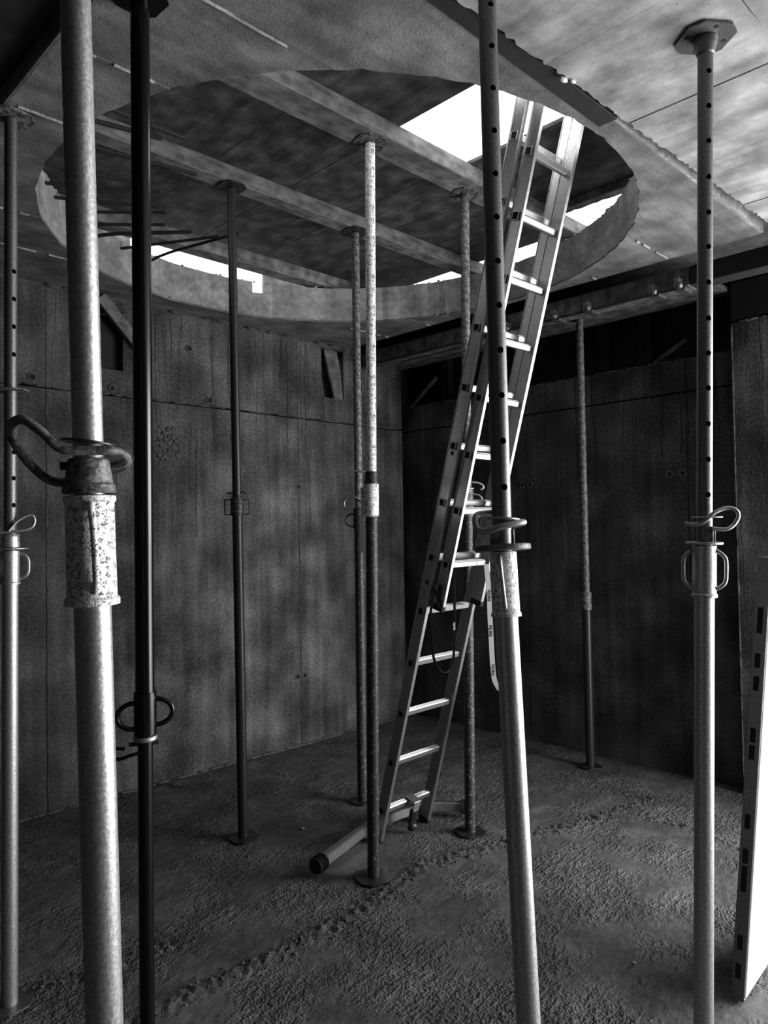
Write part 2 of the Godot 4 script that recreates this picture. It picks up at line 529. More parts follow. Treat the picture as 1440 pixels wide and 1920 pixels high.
func build_walls() -> void:
	var rng := RandomNumberGenerator.new()
	rng.seed = 9
	var zw := -4.562
	var wl := structure("wall_left", "long stained concrete wall with construction joint and drip marks")
	var seams := [-2.2, -0.93, 0.39, 1.66, 2.285, 3.565, 4.735]
	for i in seams.size() - 1:
		wall_panel(wl, seams[i] + 0.0015, seams[i + 1] - 0.0015, -0.03, 2.533, zw + (0.002 if i % 2 else 0.0), M.wall)
		var hl := []
		if i == 3: hl = [[1.97, 2.145, 2.705, 3.09]]
		if i == 5: hl = [[3.815, 4.05, 2.735, 3.14]]
		wall_panel(wl, seams[i] + 0.001, seams[i + 1] - 0.001, 2.549, SOFFIT + 0.02, zw - 0.004 + rng.randf_range(-0.001, 0.001), M.wall, hl)
	var core := MB.new()
	core.box(Vector3(1.267, 1.57, zw - 0.25), Vector3(6.93, 3.24, 0.26))
	part("wall_core", core, M.concrete, wl)
	var jt := MB.new()
	ragged(jt, Vector3(0.2, 2.543, zw + 0.002), Vector3(4.7, 2.543, zw + 0.002), 0.006, 0.05, rng, Vector3(1, 1, 0.8))
	ragged(jt, Vector3(0.2, SOFFIT - 0.008, zw + 0.004), Vector3(4.7, SOFFIT - 0.008, zw + 0.004), 0.012, 0.06, rng, Vector3(1, 1, 0.8))
	part("joint_crumbs", jt, M.concrete, wl).set_meta("kind", "stuff")
	for x in [1.66, 2.285, 3.565]:
		var sm := MB.new()
		ragged(sm, Vector3(x, 0.05, zw + 0.002), Vector3(x, 2.45, zw + 0.002), 0.005, 0.06, rng, Vector3(1, 1, 0.7))
		part("seam_crumbs", sm, M.concrete, wl).set_meta("kind", "stuff")
	for p in [[1.58, 2.59], [2.07, 2.585], [2.78, 2.585], [3.56, 2.0], [3.6, 0.53], [3.53, 0.53], [2.62, 2.93]]:
		tie_hole(wl, Vector3(p[0], p[1], zw + 0.002), Vector3(0, 0, 1), 0.026)
	# patch of exposed stones
	var patch := MB.new()
	for i in 70:
		var a := rng.randf_range(0, TAU)
		var r := sqrt(rng.randf())
		patch.lump(Vector3(2.445 + cos(a) * r * 0.11, 2.26 + sin(a) * r * 0.12, zw + 0.002), Vector3(1, 1, 0.35) * rng.randf_range(0.008, 0.02), rng, 4, 6)
	var pt := part("exposed_stones", patch, M.concrete, wl)
	pt.set_meta("kind", "stuff")
	# crumbs of mortar along the foot
	var ft := MB.new()
	ragged(ft, Vector3(1.2, 0.01, zw + 0.02), Vector3(4.7, 0.01, zw + 0.015), 0.010, 0.035, rng, Vector3(1, 0.8, 1))
	part("mortar_crumbs", ft, M.clod, wl).set_meta("kind", "stuff")

	# right wall: lower pour, ledge, formwork above, then a thicker pier
	var xw := 4.87
	var wr := structure("wall_right", "concrete wall darkened as in shade, with drip marks under a ledge and old formwork above")
	var segs := [-6.2, -4.75, -3.35, -2.07, -1.70]
	for i in segs.size() - 1:
		for yy in [[-0.03, 2.535], [2.545, 2.76]]:
			var b := MB.new()
			b.box(Vector3(xw + 0.15, (yy[0] + yy[1]) * 0.5, (segs[i] + segs[i + 1]) * 0.5), Vector3(0.3, yy[1] - yy[0], segs[i + 1] - segs[i] - 0.003), 0.004)
			for k in b.v.size():
				b.u[k] = Vector2((b.v[k].z + 7.9) / 7.0, (3.28 - b.v[k].y) / 3.5)
			part("wall_panel", b, M.wall_shaded, wr)
	var lg := MB.new()
	ragged(lg, Vector3(xw + 0.006, 2.762, -4.7), Vector3(xw + 0.006, 2.762, -1.8), 0.005, 0.06, rng)
	part("ledge_crumbs", lg, M.concrete, wr).set_meta("kind", "stuff")
	for i in 9:
		var b := MB.new()
		b.box(Vector3(xw + 0.24, 3.0, -6.0 + i * 0.5), Vector3(0.03, 0.5, 0.494), 0.002)
		part("formwork_board", b, M.dark_form, wr)
	for z in [-4.3, -3.45, -2.75, -2.42, -2.0]:
		var b := MB.new()
		b.box(Vector3(xw + 0.19, 2.98, z), Vector3(0.07, 0.44, 0.10), 0.004)
		part("formwork_stud", b, M.dark_form, wr)
	for zz in [[-4.62, -4.32], [-2.30, -2.08]]:
		var b := MB.new()
		b.tube([Vector3(xw + 0.06, 2.78, zz[0]), Vector3(xw + 0.06, 3.0 if zz[0] < -4 else 2.9, zz[1])], 0.022, 4)
		part("formwork_brace", b, M.timber_z, wr)
	for p in [[2.0, -2.19], [2.0, -2.10], [1.99, -3.38], [1.99, -3.31]]:
		tie_hole(wr, Vector3(xw - 0.001, p[0], p[1]), Vector3(-1, 0, 0), 0.024)
	var pier := MB.new()
	pier.box(Vector3(xw + 0.11, 1.44, -1.32), Vector3(0.42, 2.94, 0.82), 0.006)
	for k in pier.v.size():
		pier.u[k] = Vector2((pier.v[k].z + 5.0) / 7.0, (3.4 - pier.v[k].y) / 3.5)
	part("pier", pier, M.wall, wr)
	var pf := MB.new()
	pf.box(Vector3(xw + 0.11, 3.04, -1.32), Vector3(0.42, 0.24, 0.82), 0.004)  # added black box, stands for the shade above the pier
	part("added_shade_box", pf, M.black_wood_shade, wr)
	var px := MB.new()
	ragged(px, Vector3(xw - 0.1, 0.1, -1.728), Vector3(xw - 0.1, 2.9, -1.728), 0.007, 0.06, rng)
	ragged(px, Vector3(xw - 0.1, 2.91, -1.72), Vector3(xw - 0.1, 2.91, -0.92), 0.008, 0.05, rng)
	part("pier_crumbs", px, M.concrete, wr).set_meta("kind", "stuff")
	var bh := MB.new()
	bh.box(Vector3(5.28, 1.6, -3.5), Vector3(0.2, 3.5, 5.2))
	part("wall_core", bh, M.concrete, wr)

	var we := structure("wall_end", "closing wall darkened as in shade beyond the gap between the two concrete walls")
	var be := MB.new()
	be.box(Vector3(4.0, 1.7, -6.0), Vector3(3.0, 3.5, 0.25), 0.004)
	for k in be.v.size():
		be.u[k] = Vector2(be.v[k].x / 7.0, (3.5 - be.v[k].y) / 3.5)
	part("wall_panel", be, M.wall_shaded, we)
	var wb := structure("wall_back", "darkened concrete wall closing the room behind the viewer")
	var bb := MB.new()
	bb.box(Vector3(-2.3, 1.65, -1.1), Vector3(0.25, 3.4, 7.8), 0.004)
	part("wall_panel", bb, M.dark_form, wb)  # unseen wall, coloured dark to cut the fill light
	var wn := structure("wall_near", "darkened concrete wall with the wide doorway that lets the daylight in")
	var bn := MB.new()
	bn.box(Vector3(0.6, 1.65, 2.7), Vector3(5.8, 3.4, 0.25), 0.004)
	part("wall_panel", bn, M.dark_form, wn)  # out of view; dark colour keeps bounced light down

func floor_h(x: float, z: float, f1: FastNoiseLite, f2: FastNoiseLite, ridges: Array) -> float:
	var h := f1.get_noise_2d(x, z) * 0.006
	var k := clampf(f2.get_noise_2d(x * 0.6, z * 1.6) * 2.0, 0.0, 1.0)
	h += k * 0.005 + f2.get_noise_2d(x * 9.0, z * 14.0) * 0.0022
	for r in ridges:
		var best := 9.0
		for i in r.size() - 1:
			var p := Geometry2D.get_closest_point_to_segment(Vector2(x, z), r[i], r[i + 1])
			best = minf(best, p.distance_to(Vector2(x, z)))
		if best < 0.16:
			h += exp(-best * best / 0.0022) * 0.011 * (0.4 + f1.get_noise_2d(x * 17.0, z * 17.0) * 2.2)
	return h

var ridges := [
	PackedVector2Array([Vector2(1.0, -2.43), Vector2(1.66, -2.42), Vector2(2.08, -2.41), Vector2(2.72, -2.5), Vector2(3.26, -2.38), Vector2(3.73, -2.2), Vector2(4.3, -2.12)]),
	PackedVector2Array([Vector2(0.7, -3.0), Vector2(1.15, -2.8), Vector2(1.5, -2.78)]),
	PackedVector2Array([Vector2(4.05, -2.0), Vector2(4.05, -1.75), Vector2(3.95, -1.45)]),
]

func build_floor() -> void:
	var f1 := FastNoiseLite.new()
	f1.seed = 4; f1.frequency = 1.4; f1.fractal_octaves = 4
	var f2 := FastNoiseLite.new()
	f2.seed = 6; f2.frequency = 2.2; f2.fractal_octaves = 3
	var x0 := 0.3; var z0 := -4.75; var st := 0.0155
	var nx := 298; var nz := 285
	var v := PackedVector3Array(); var n := PackedVector3Array(); var ix := PackedInt32Array()
	var hs := PackedFloat32Array()
	hs.resize(nx * nz)
	for j in nz:
		for i in nx:
			hs[j * nx + i] = floor_h(x0 + i * st, z0 + j * st, f1, f2, ridges) - 0.008
	for j in nz:
		for i in nx:
			v.append(Vector3(x0 + i * st, hs[j * nx + i], z0 + j * st))
			var dx := hs[j * nx + mini(i + 1, nx - 1)] - hs[j * nx + maxi(i - 1, 0)]
			var dz := hs[mini(j + 1, nz - 1) * nx + i] - hs[maxi(j - 1, 0) * nx + i]
			n.append(Vector3(-dx, 2.0 * st, -dz).normalized())
	for j in nz - 1:
		for i in nx - 1:
			var a := j * nx + i
			ix.append_array([a, a + 1, a + nx, a + 1, a + nx + 1, a + nx])
	var arr := []
	arr.resize(Mesh.ARRAY_MAX)
	arr[Mesh.ARRAY_VERTEX] = v; arr[Mesh.ARRAY_NORMAL] = n; arr[Mesh.ARRAY_INDEX] = ix
	var m := ArrayMesh.new()
	m.add_surface_from_arrays(Mesh.PRIMITIVE_TRIANGLES, arr)
	m.surface_set_material(0, M.floor)
	var o := MeshInstance3D.new()
	o.name = "floor"
	o.mesh = m
	add_child(o)
	tag(o, "rough broomed concrete floor with scraped ridges of dry mud", "", "", "structure")
	var x1 := x0 + (nx - 1) * st
	var z1 := z0 + (nz - 1) * st
	for r in [[-2.4, -6.2, x0, 2.8], [x1, -6.2, 5.2, 2.8], [x0, -6.2, x1, z0], [x0, z1, x1, 2.8]]:
		var fb := MB.new()
		fb.box(Vector3((r[0] + r[2]) * 0.5, -0.02, (r[1] + r[3]) * 0.5), Vector3(r[2] - r[0], 0.03, r[3] - r[1]))
		part("floor_slab", fb, M.floor, o)
	var g := MB.new()
	g.box(Vector3(4.0, -0.12, 0.0), Vector3(40, 0.16, 40))
	tag(part("ground", g, M.ground, self), "unseen ground outside the doorway and under the floor, pale to bounce light in", "", "", "structure")
	# dry crumbs of mud, thickest along the ridges
	var rng := RandomNumberGenerator.new()
	rng.seed = 15
	var lump := MB.new()
	lump.lump(Vector3.ZERO, Vector3(1, 0.55, 1.3), rng, 4, 7)
	var cm := lump.mesh()
	cm.surface_set_material(0, M.clod)
	var mm := MultiMesh.new()
	mm.transform_format = MultiMesh.TRANSFORM_3D
	mm.mesh = cm
	var tf := []
	for r in ridges:
		for i in r.size() - 1:
			for k in int(r[i].distance_to(r[i + 1]) * 260):
				var p: Vector2 = r[i].lerp(r[i + 1], rng.randf()) + Vector2(rng.randfn(0, 0.03), rng.randfn(0, 0.035))
				tf.append([p, 0.0016 + 0.0075 * pow(rng.randf(), 3.0)])
	for k in 1500:
		var p := Vector2(rng.randf_range(0.4, 4.7), rng.randf_range(-4.5, -0.6))
		tf.append([p, rng.randf_range(0.001, 0.004)])
	mm.instance_count = tf.size()
	for i in tf.size():
		var p: Vector2 = tf[i][0]
		var s: float = tf[i][1]
		var b := Basis.from_euler(Vector3(rng.randf() * 0.6, rng.randf() * TAU, rng.randf() * 0.6)).scaled(Vector3(s, s, s) * 1.0)
		mm.set_instance_transform(i, Transform3D(b, Vector3(p.x, floor_h(p.x, p.y, f1, f2, ridges) - 0.008 + s * 0.3, p.y)))
	var mi := MultiMeshInstance3D.new()
	mi.name = "mud_crumbs"
	mi.multimesh = mm
	add_child(mi)
	tag(mi, "crumbs of dry mud scattered along the scraped ridges of the floor", "debris", "", "stuff")

# ---------------------------------------------------------------- formwork over the opening
func build_formwork() -> void:
	var rng := RandomNumberGenerator.new()
	rng.seed = 23
	var beams := [
		["broad grey timber beam on two props crossing the middle of the opening", Vector3(2.6, 3.565, -2.525), Vector3(3.6, 0.09, 0.165)],
		["narrower grey timber beam on the two dark props behind the middle beam", Vector3(2.6, 3.565, -3.375), Vector3(3.6, 0.09, 0.11)],
		["daylit timber beam along the far rim of the opening, bright underneath", Vector3(2.55, 3.485, -4.15), Vector3(2.35, 0.09, 0.12)],
	]
	for bd in beams:
		var o := thing("timber_beam", bd[0], "beam", Transform3D(Basis(), bd[1]), "timber beams over the opening")
		var b := MB.new()
		b.box(Vector3.ZERO, bd[2], 0.005)
		part("beam_body", b, M.timber, o)
		for sx in ([-1.0, 1.0] if bd[2].x > 3.0 else []):
			var e := MB.new()
			e.box(Vector3(sx * (bd[2].x * 0.5 - 0.05), -0.0725, 0), Vector3(0.10, 0.055, bd[2].z + 0.01), 0.003)
			part("packing_block", e, M.timber, o)
	var by := 3.61
	# x0, x1, z0, z1, label
	var boards := [
		[1.02, 1.56, -4.47, -2.48, "leftmost dark plywood sheet over the opening, above the rusty bars"],
		[1.565, 2.075, -4.47, -2.48, "dark plywood sheet above the left post-carried end of the narrower beam"],
		[2.08, 2.555, -4.47, -2.50, "blotchy darkest plywood sheet between the two beams, left of the white prop"],
		[2.56, 3.045, -4.47, -2.50, "plywood sheet directly above the top of the white chipped prop"],
		[3.05, 3.42, -4.47, -2.48, "narrow plywood sheet above the top of the rust-mottled prop"],
		[3.425, 3.80, -4.47, -2.48, "narrow plywood sheet behind the ladder over the far right of the opening"],
		[3.805, 4.30, -4.47, -2.48, "last plywood sheet on the right with a slit of daylight along the rim"],
		[1.02, 1.80, -2.47, -1.2, "plywood sheet over the near left rim, mostly hidden by the slab"],
		[1.805, 2.565, -2.47, -1.2, "dark plywood sheet just left of the bright gap in the cover"],
		[3.10, 3.50, -2.47, -1.2, "plywood sheet just right of the bright gap, behind the ladder head"],
		[3.505, 3.90, -2.47, -1.2, "plywood sheet over the right rim with a ragged sunlit edge"],
	]
	for bd in boards:
		var c := Vector3((bd[0] + bd[1]) * 0.5, by + 0.0105, (bd[2] + bd[3]) * 0.5)
		var o := thing("plywood_sheet", bd[4], "plywood", Transform3D(Basis(), c), "plywood sheets covering the opening")
		var b := MB.new()
		b.box(Vector3(0, rng.randf_range(0.0, 0.002), 0), Vector3(bd[1] - bd[0], 0.021, bd[3] - bd[2]), 0.002)
		part("sheet", b, M.ply, o)
	var pk := thing("packing_plank", "plank on edge on the slab closing the far gap at its right end", "plank", Transform3D(Basis(), Vector3(3.85, 3.61, -4.62)))
	var kb := MB.new()
	kb.box(Vector3.ZERO, Vector3(1.12, 0.38, 0.03), 0.003)
	part("plank_body", kb, M.timber, pk)
	var pk2 := thing("packing_plank", "plank on edge on the slab behind the fan of bars, left of the bright gap", "plank", Transform3D(Basis(), Vector3(1.62, 3.61, -4.62)))
	kb = MB.new()
	kb.box(Vector3.ZERO, Vector3(1.2, 0.38, 0.03), 0.003)
	part("plank_body", kb, M.timber, pk2)
	var lb := thing("edge_plank", "thick splintered plank under the right edge of the plywood cover", "plank", Transform3D(Basis(), Vector3(3.895, 3.584, -1.85)))
	var b := MB.new()
	b.box(Vector3.ZERO, Vector3(0.06, 0.05, 1.2), 0.004)
	part("plank_body", b, M.timber_z, lb)
	var rg := MB.new()
	ragged(rg, Vector3(0.03, -0.02, -0.58), Vector3(0.03, -0.02, 0.5), 0.008, 0.05, rng)
	part("splinters", rg, M.timber_z, lb).set_meta("kind", "stuff")

	# formwork still hanging along the right side of the slab
	var wal := thing("waler_timber", "long dark formwork timber hung along the right edge of the slab", "timber", Transform3D(Basis(), Vector3(4.26, 3.08, -3.2)))
	var wb := MB.new()
	wb.box(Vector3.ZERO, Vector3(0.12, 0.11, 2.9), 0.004)
	part("timber_body", wb, M.timber_z, wal)
	var bar := MB.new()
	bar.tube([Vector3(-0.08, -0.065, -1.35), Vector3(-0.08, -0.065, 1.4)], 0.008, 6)
	part("tie_bar", bar, M.dark, wal)
	for z in [0.58, 1.25, 1.40, 0.2, 0.82]:
		var k := MB.new()
		k.box(Vector3(-0.085, -0.04, z), Vector3(0.06, 0.06, 0.035), 0.004)
		k.box(Vector3(-0.06, -0.08, z + 0.02), Vector3(0.09, 0.02, 0.06), 0.004)
		k.lump(Vector3(-0.12, -0.06, z + 0.02), Vector3(0.022, 0.02, 0.022), rng)
		part("clamp", k, M.galv_dull, wal)
	var ps := thing("hanging_formwork_board", "wide dark formwork board beside the waler timber under the slab edge", "formwork", Transform3D(Basis(), Vector3(4.60, 3.13, -3.25)))
	var pb := MB.new()
	pb.box(Vector3.ZERO, Vector3(0.52, 0.03, 3.0), 0.003)
	part("board_body", pb, M.timber_z, ps)
	var tb := thing("short_timber", "pale end of a timber showing past the wall corner behind the ladder", "timber", Transform3D(Basis(), Vector3(4.44, 3.075, -3.82)))
	var t2 := MB.new()
	t2.box(Vector3.ZERO, Vector3(0.08, 0.07, 0.85), 0.004)
	part("timber_body", t2, M.timber_z, tb)

	var wl2 := thing("waler_timber", "waler end coloured black as in shade, continuing the long formwork timber towards the doorway", "timber", Transform3D(Basis(), Vector3(4.26, 3.08, -1.33)))
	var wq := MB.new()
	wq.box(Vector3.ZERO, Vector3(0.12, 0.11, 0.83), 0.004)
	part("timber_body", wq, M.black_wood_shade, wl2)  # far end of the waler, its shade put into the black colour

	# box-outs in the left wall
	var p1 := thing("slanting_plank", "grey plank slanting out of the niche in the wall left of the speckled props", "plank", Transform3D(Basis.from_euler(Vector3(-0.10, 0.12, 0.19)), Vector3(3.985, 2.94, -4.60)))
	var q := MB.new()
	q.box(Vector3.ZERO, Vector3(0.15, 0.43, 0.022), 0.003)
	part("plank_body", q, M.timber, p1)
	var p2 := thing("niche_board", "dark upright board set in the niche behind the thick left prop", "plank", Transform3D(Basis(), Vector3(2.06, 2.89, -4.645)))
	var q2 := MB.new()
	q2.box(Vector3.ZERO, Vector3(0.17, 0.36, 0.03), 0.003)
	part("board_body", q2, M.black_wood_shade, p2)
	var p3 := thing("niche_batten", "grey batten leaning diagonally over the niche beside the black prop", "batten", Transform3D(Basis.from_euler(Vector3(0, 0, 0.76)), Vector3(2.125, 3.0, -4.535)))
	var q3 := MB.new()
	q3.box(Vector3.ZERO, Vector3(0.075, 0.42, 0.04), 0.004)
	part("batten_body", q3, M.timber, p3)

	# starter bars left standing out of the rim
	var bars := [
		[Vector2(1.12, -2.86), Vector2(1.63, -2.86), "topmost bar of the fan, pointing at the middle of the opening"],
		[Vector2(1.125, -3.03), Vector2(1.56, -2.93), "short bar just under the topmost bar of the fan"],
		[Vector2(1.15, -3.24), Vector2(1.84, -3.12), "long bar in the upper fan ending right of the black prop"],
		[Vector2(1.22, -3.52), Vector2(1.72, -3.37), "bar of the fan ending behind the black prop"],
		[Vector2(1.30, -3.72), Vector2(1.80, -3.40), "bar of the fan with a crust of mortar at the thick left prop"],
		[Vector2(1.38, -3.85), Vector2(1.88, -3.57), "bar under the mortar-crusted one, a little shorter"],
		[Vector2(1.50, -3.99), Vector2(1.94, -3.60), "bar near the middle of the fan, level in view"],
		[Vector2(1.62, -4.10), Vector2(2.01, -3.75), "bar just above the thickest bar of the fan"],
		[Vector2(1.74, -4.18), Vector2(2.17, -3.74), "thickest bar of the fan with a bent root"],
		[Vector2(1.97, -4.27), Vector2(2.32, -3.69), "rising bar second from the bright gap"],
		[Vector2(2.17, -4.32), Vector2(2.38, -3.57), "lowest bent bar in front of the bright gap"],
	]
	for i in bars.size():
		var a: Vector2 = bars[i][0]
		var e: Vector2 = bars[i][1]
		var dir := (e - a).normalized()
		var r := 0.0085 if i != 8 else 0.011
		if i in [0, 1]: r = 0.0105
		var o := thing("rebar", "rusty steel " + bars[i][2], "rebar", Transform3D(Basis(), Vector3(a.x, 3.375, a.y)), "rusty bars sticking out of the rim")
		var pts := []
		var dv := Vector3(dir.x, 0, dir.y)
		var l := a.distance_to(e)
		var sag := -0.03 if i in [8, 10] else 0.0
		for k in 9:
			var t := k / 8.0
			pts.append(dv * (t * (l + 0.08) - 0.08) + Vector3(0, sag * (1.0 - smoothstep(0.05, 0.35, t)), 0))
		var rb := MB.new()
		rb.tube(pts, r, 8)
		part("bar", rb, M.rebar, o)
		var ribs := MB.new()
		var n := int(l / 0.022)
		for k in n:
			var p := dv * (0.05 + k * (l - 0.05) / n) + Vector3(0, 0.0, 0)
			ribs.tube([p - dv * 0.0022 + Vector3(0, 0.001, 0), p + dv * 0.0022 + Vector3(0, -0.001, 0)], r + 0.0014, 8)
		if not (i in [8, 10]):
			part("ribs", ribs, M.rebar, o).set_meta("kind", "stuff")
		var root := MB.new()
		for k in 5:
			root.lump(Vector3(rng.randf_range(-0.012, 0.03), sag - rng.randf_range(0.0, 0.03), rng.randf_range(-0.015, 0.02)), Vector3.ONE * rng.randf_range(0.010, 0.022), rng, 4, 6)
		part("mortar_root", root, M.rim, o).set_meta("kind", "stuff")

# ---------------------------------------------------------------- props
func plate(parent: Node, called: String, y: float, up: bool, half: float, m: Material, holes := false) -> void:
	var b := MB.new()
	var c := half * 0.55
	var poly := PackedVector2Array([Vector2(-c, -half), Vector2(c, -half), Vector2(half, -c), Vector2(half, c), Vector2(c, half), Vector2(-c, half), Vector2(-half, c), Vector2(-half, -c)])
	b.xf = Transform3D(Basis.from_euler(Vector3(0, 0.5, 0)), Vector3())
	b.prism(poly, y if up else y - 0.007, y + 0.007 if up else y)
	var o := part(called, b, m, parent)
	if holes:
		for s in [[-1, 0], [1, 0], [0, 1], [0, -1]]:
			var hb := MB.new()
			hb.xf = Transform3D(Basis(), Vector3(s[0] * half * 0.78, y + (0.0076 if up else -0.0076), s[1] * half * 0.78).rotated(Vector3.UP, 0.5))
			hb.lathe([Vector2(0.008, -0.0006), Vector2(0.008, 0.0003), Vector2(0.0, 0.0003)] if up else [Vector2(0.0, -0.0003), Vector2(0.008, -0.0003), Vector2(0.008, 0.0006)], 12)
			part("bolt_hole", hb, M.hole, o)

# a tube with round pin holes drilled right through it, wall thickness included
func drilled_tube(parent: Node, called: String, r: float, y0: float, y1: float, holes: Array, ang: float, m: Material, at := Transform3D()) -> void:
	var b := MB.new()
	var hs := holes.duplicate()
	hs.sort()
	var hb := 0.012
	var rh := 0.0084
	var rad := func(a: float) -> Vector3: return Vector3(sin(a), 0, cos(a))
	for side in 2:
		var rr := r - 0.003 * side
		var sg := 1.0 - 2.0 * side
		var pa := asin(hb / rr)
		var span := func(a0: float, a1: float, ya: float, yb: float, n: int) -> void:
			for k in n:
				var d0: Vector3 = rad.call(lerpf(a0, a1, float(k) / n))
				var d1: Vector3 = rad.call(lerpf(a0, a1, float(k + 1) / n))
				b.quad_s(d0 * rr + Vector3.UP * ya, d1 * rr + Vector3.UP * ya, d1 * rr + Vector3.UP * yb, d0 * rr + Vector3.UP * yb, d0 * sg, d1 * sg, d1 * sg, d0 * sg)
		var y := y0
		for h in hs:
			span.call(0.0, TAU, y, h - hb, 40)
			for e in 2:
				var c := ang + PI * e
				span.call(c + pa, c + PI - pa, h - hb, h + hb, 14)
				for k in 16:
					var p := []
					for q in 2:
						var t := TAU * (k + q) / 16.0
						var sc := 1.0 / maxf(absf(cos(t)), absf(sin(t)))
						p.append([c + asin(rh * cos(t) / rr), h + rh * sin(t)])
						p.append([c + pa * cos(t) * sc, h + hb * sin(t) * sc])
					var v := []
					var n := []
					for w in p:
						var d: Vector3 = rad.call(w[0])
						v.append(d * rr + Vector3.UP * w[1])
						n.append(d * sg)
					b.quad_s(v[0], v[1], v[3], v[2], n[0], n[1], n[3], n[2])
					if side == 0:
						var i0: Vector3 = v[0] - n[0] * 0.003
						var i1: Vector3 = v[2] - n[2] * 0.003
						var mid: Vector3 = rad.call(c) * rr + Vector3.UP * h
						b.quad(v[0], v[2], i1, i0, (mid - (v[0] + v[2]) * 0.5).normalized())
			y = h + hb
		span.call(0.0, TAU, y, y1, 40)
	part(called, b, m, parent, at)

func frame(base: Vector3, top: Vector3, turn: float) -> Transform3D:
	var y := (top - base).normalized()
	var z := Vector3(sin(deg_to_rad(turn)), 0, cos(deg_to_rad(turn)))
	var x := y.cross(z).normalized()
	return Transform3D(Basis(x, y, x.cross(y).normalized()), base)

func smooth_pts(ctrl: Array, per := 6) -> Array:
	var out := []
	for i in ctrl.size() - 1:
		var p0: Vector3 = ctrl[maxi(i - 1, 0)]
		var p1: Vector3 = ctrl[i]
		var p2: Vector3 = ctrl[i + 1]
		var p3: Vector3 = ctrl[mini(i + 2, ctrl.size() - 1)]
		for k in per:
			out.append(p1.cubic_interpolate(p2, p0, p3, float(k) / per))
	out.append(ctrl[-1])
	return out

func ring(parent: Node, called: String, y: float, r0: float, r1: float, t: float, m: Material, tilt := 0.0, shift := 0.0) -> void:
	var b := MB.new()
	b.lathe([Vector2(r0, -t / 2), Vector2(r1 - 0.0015, -t / 2), Vector2(r1, -t / 4), Vector2(r1, t / 4), Vector2(r1 - 0.0015, t / 2), Vector2(r0, t / 2)], 32)
	part(called, b, m, parent, Transform3D(Basis.from_euler(Vector3(0, 0, tilt)), Vector3(shift, y, 0)))

func rod(parent: Node, called: String, ctrl: Array, r: float, m: Material, smooth := true) -> MeshInstance3D:
	var b := MB.new()
	b.tube(smooth_pts(ctrl) if smooth else ctrl, r, 10)
	return part(called, b, m, parent)

func tube_part(parent: Node, called: String, r: float, y0: float, y1: float, m: Material, at := Transform3D()) -> void:
	var b := MB.new()
	b.lathe([Vector2(r - 0.003, y0), Vector2(r, y0), Vector2(r, y1), Vector2(r - 0.003, y1)], 36)
	part(called, b, m, parent, at)

func new_prop(label: String, f: Transform3D) -> Node3D:
	return thing("shoring_prop", label, "prop", f, "steel shoring props")

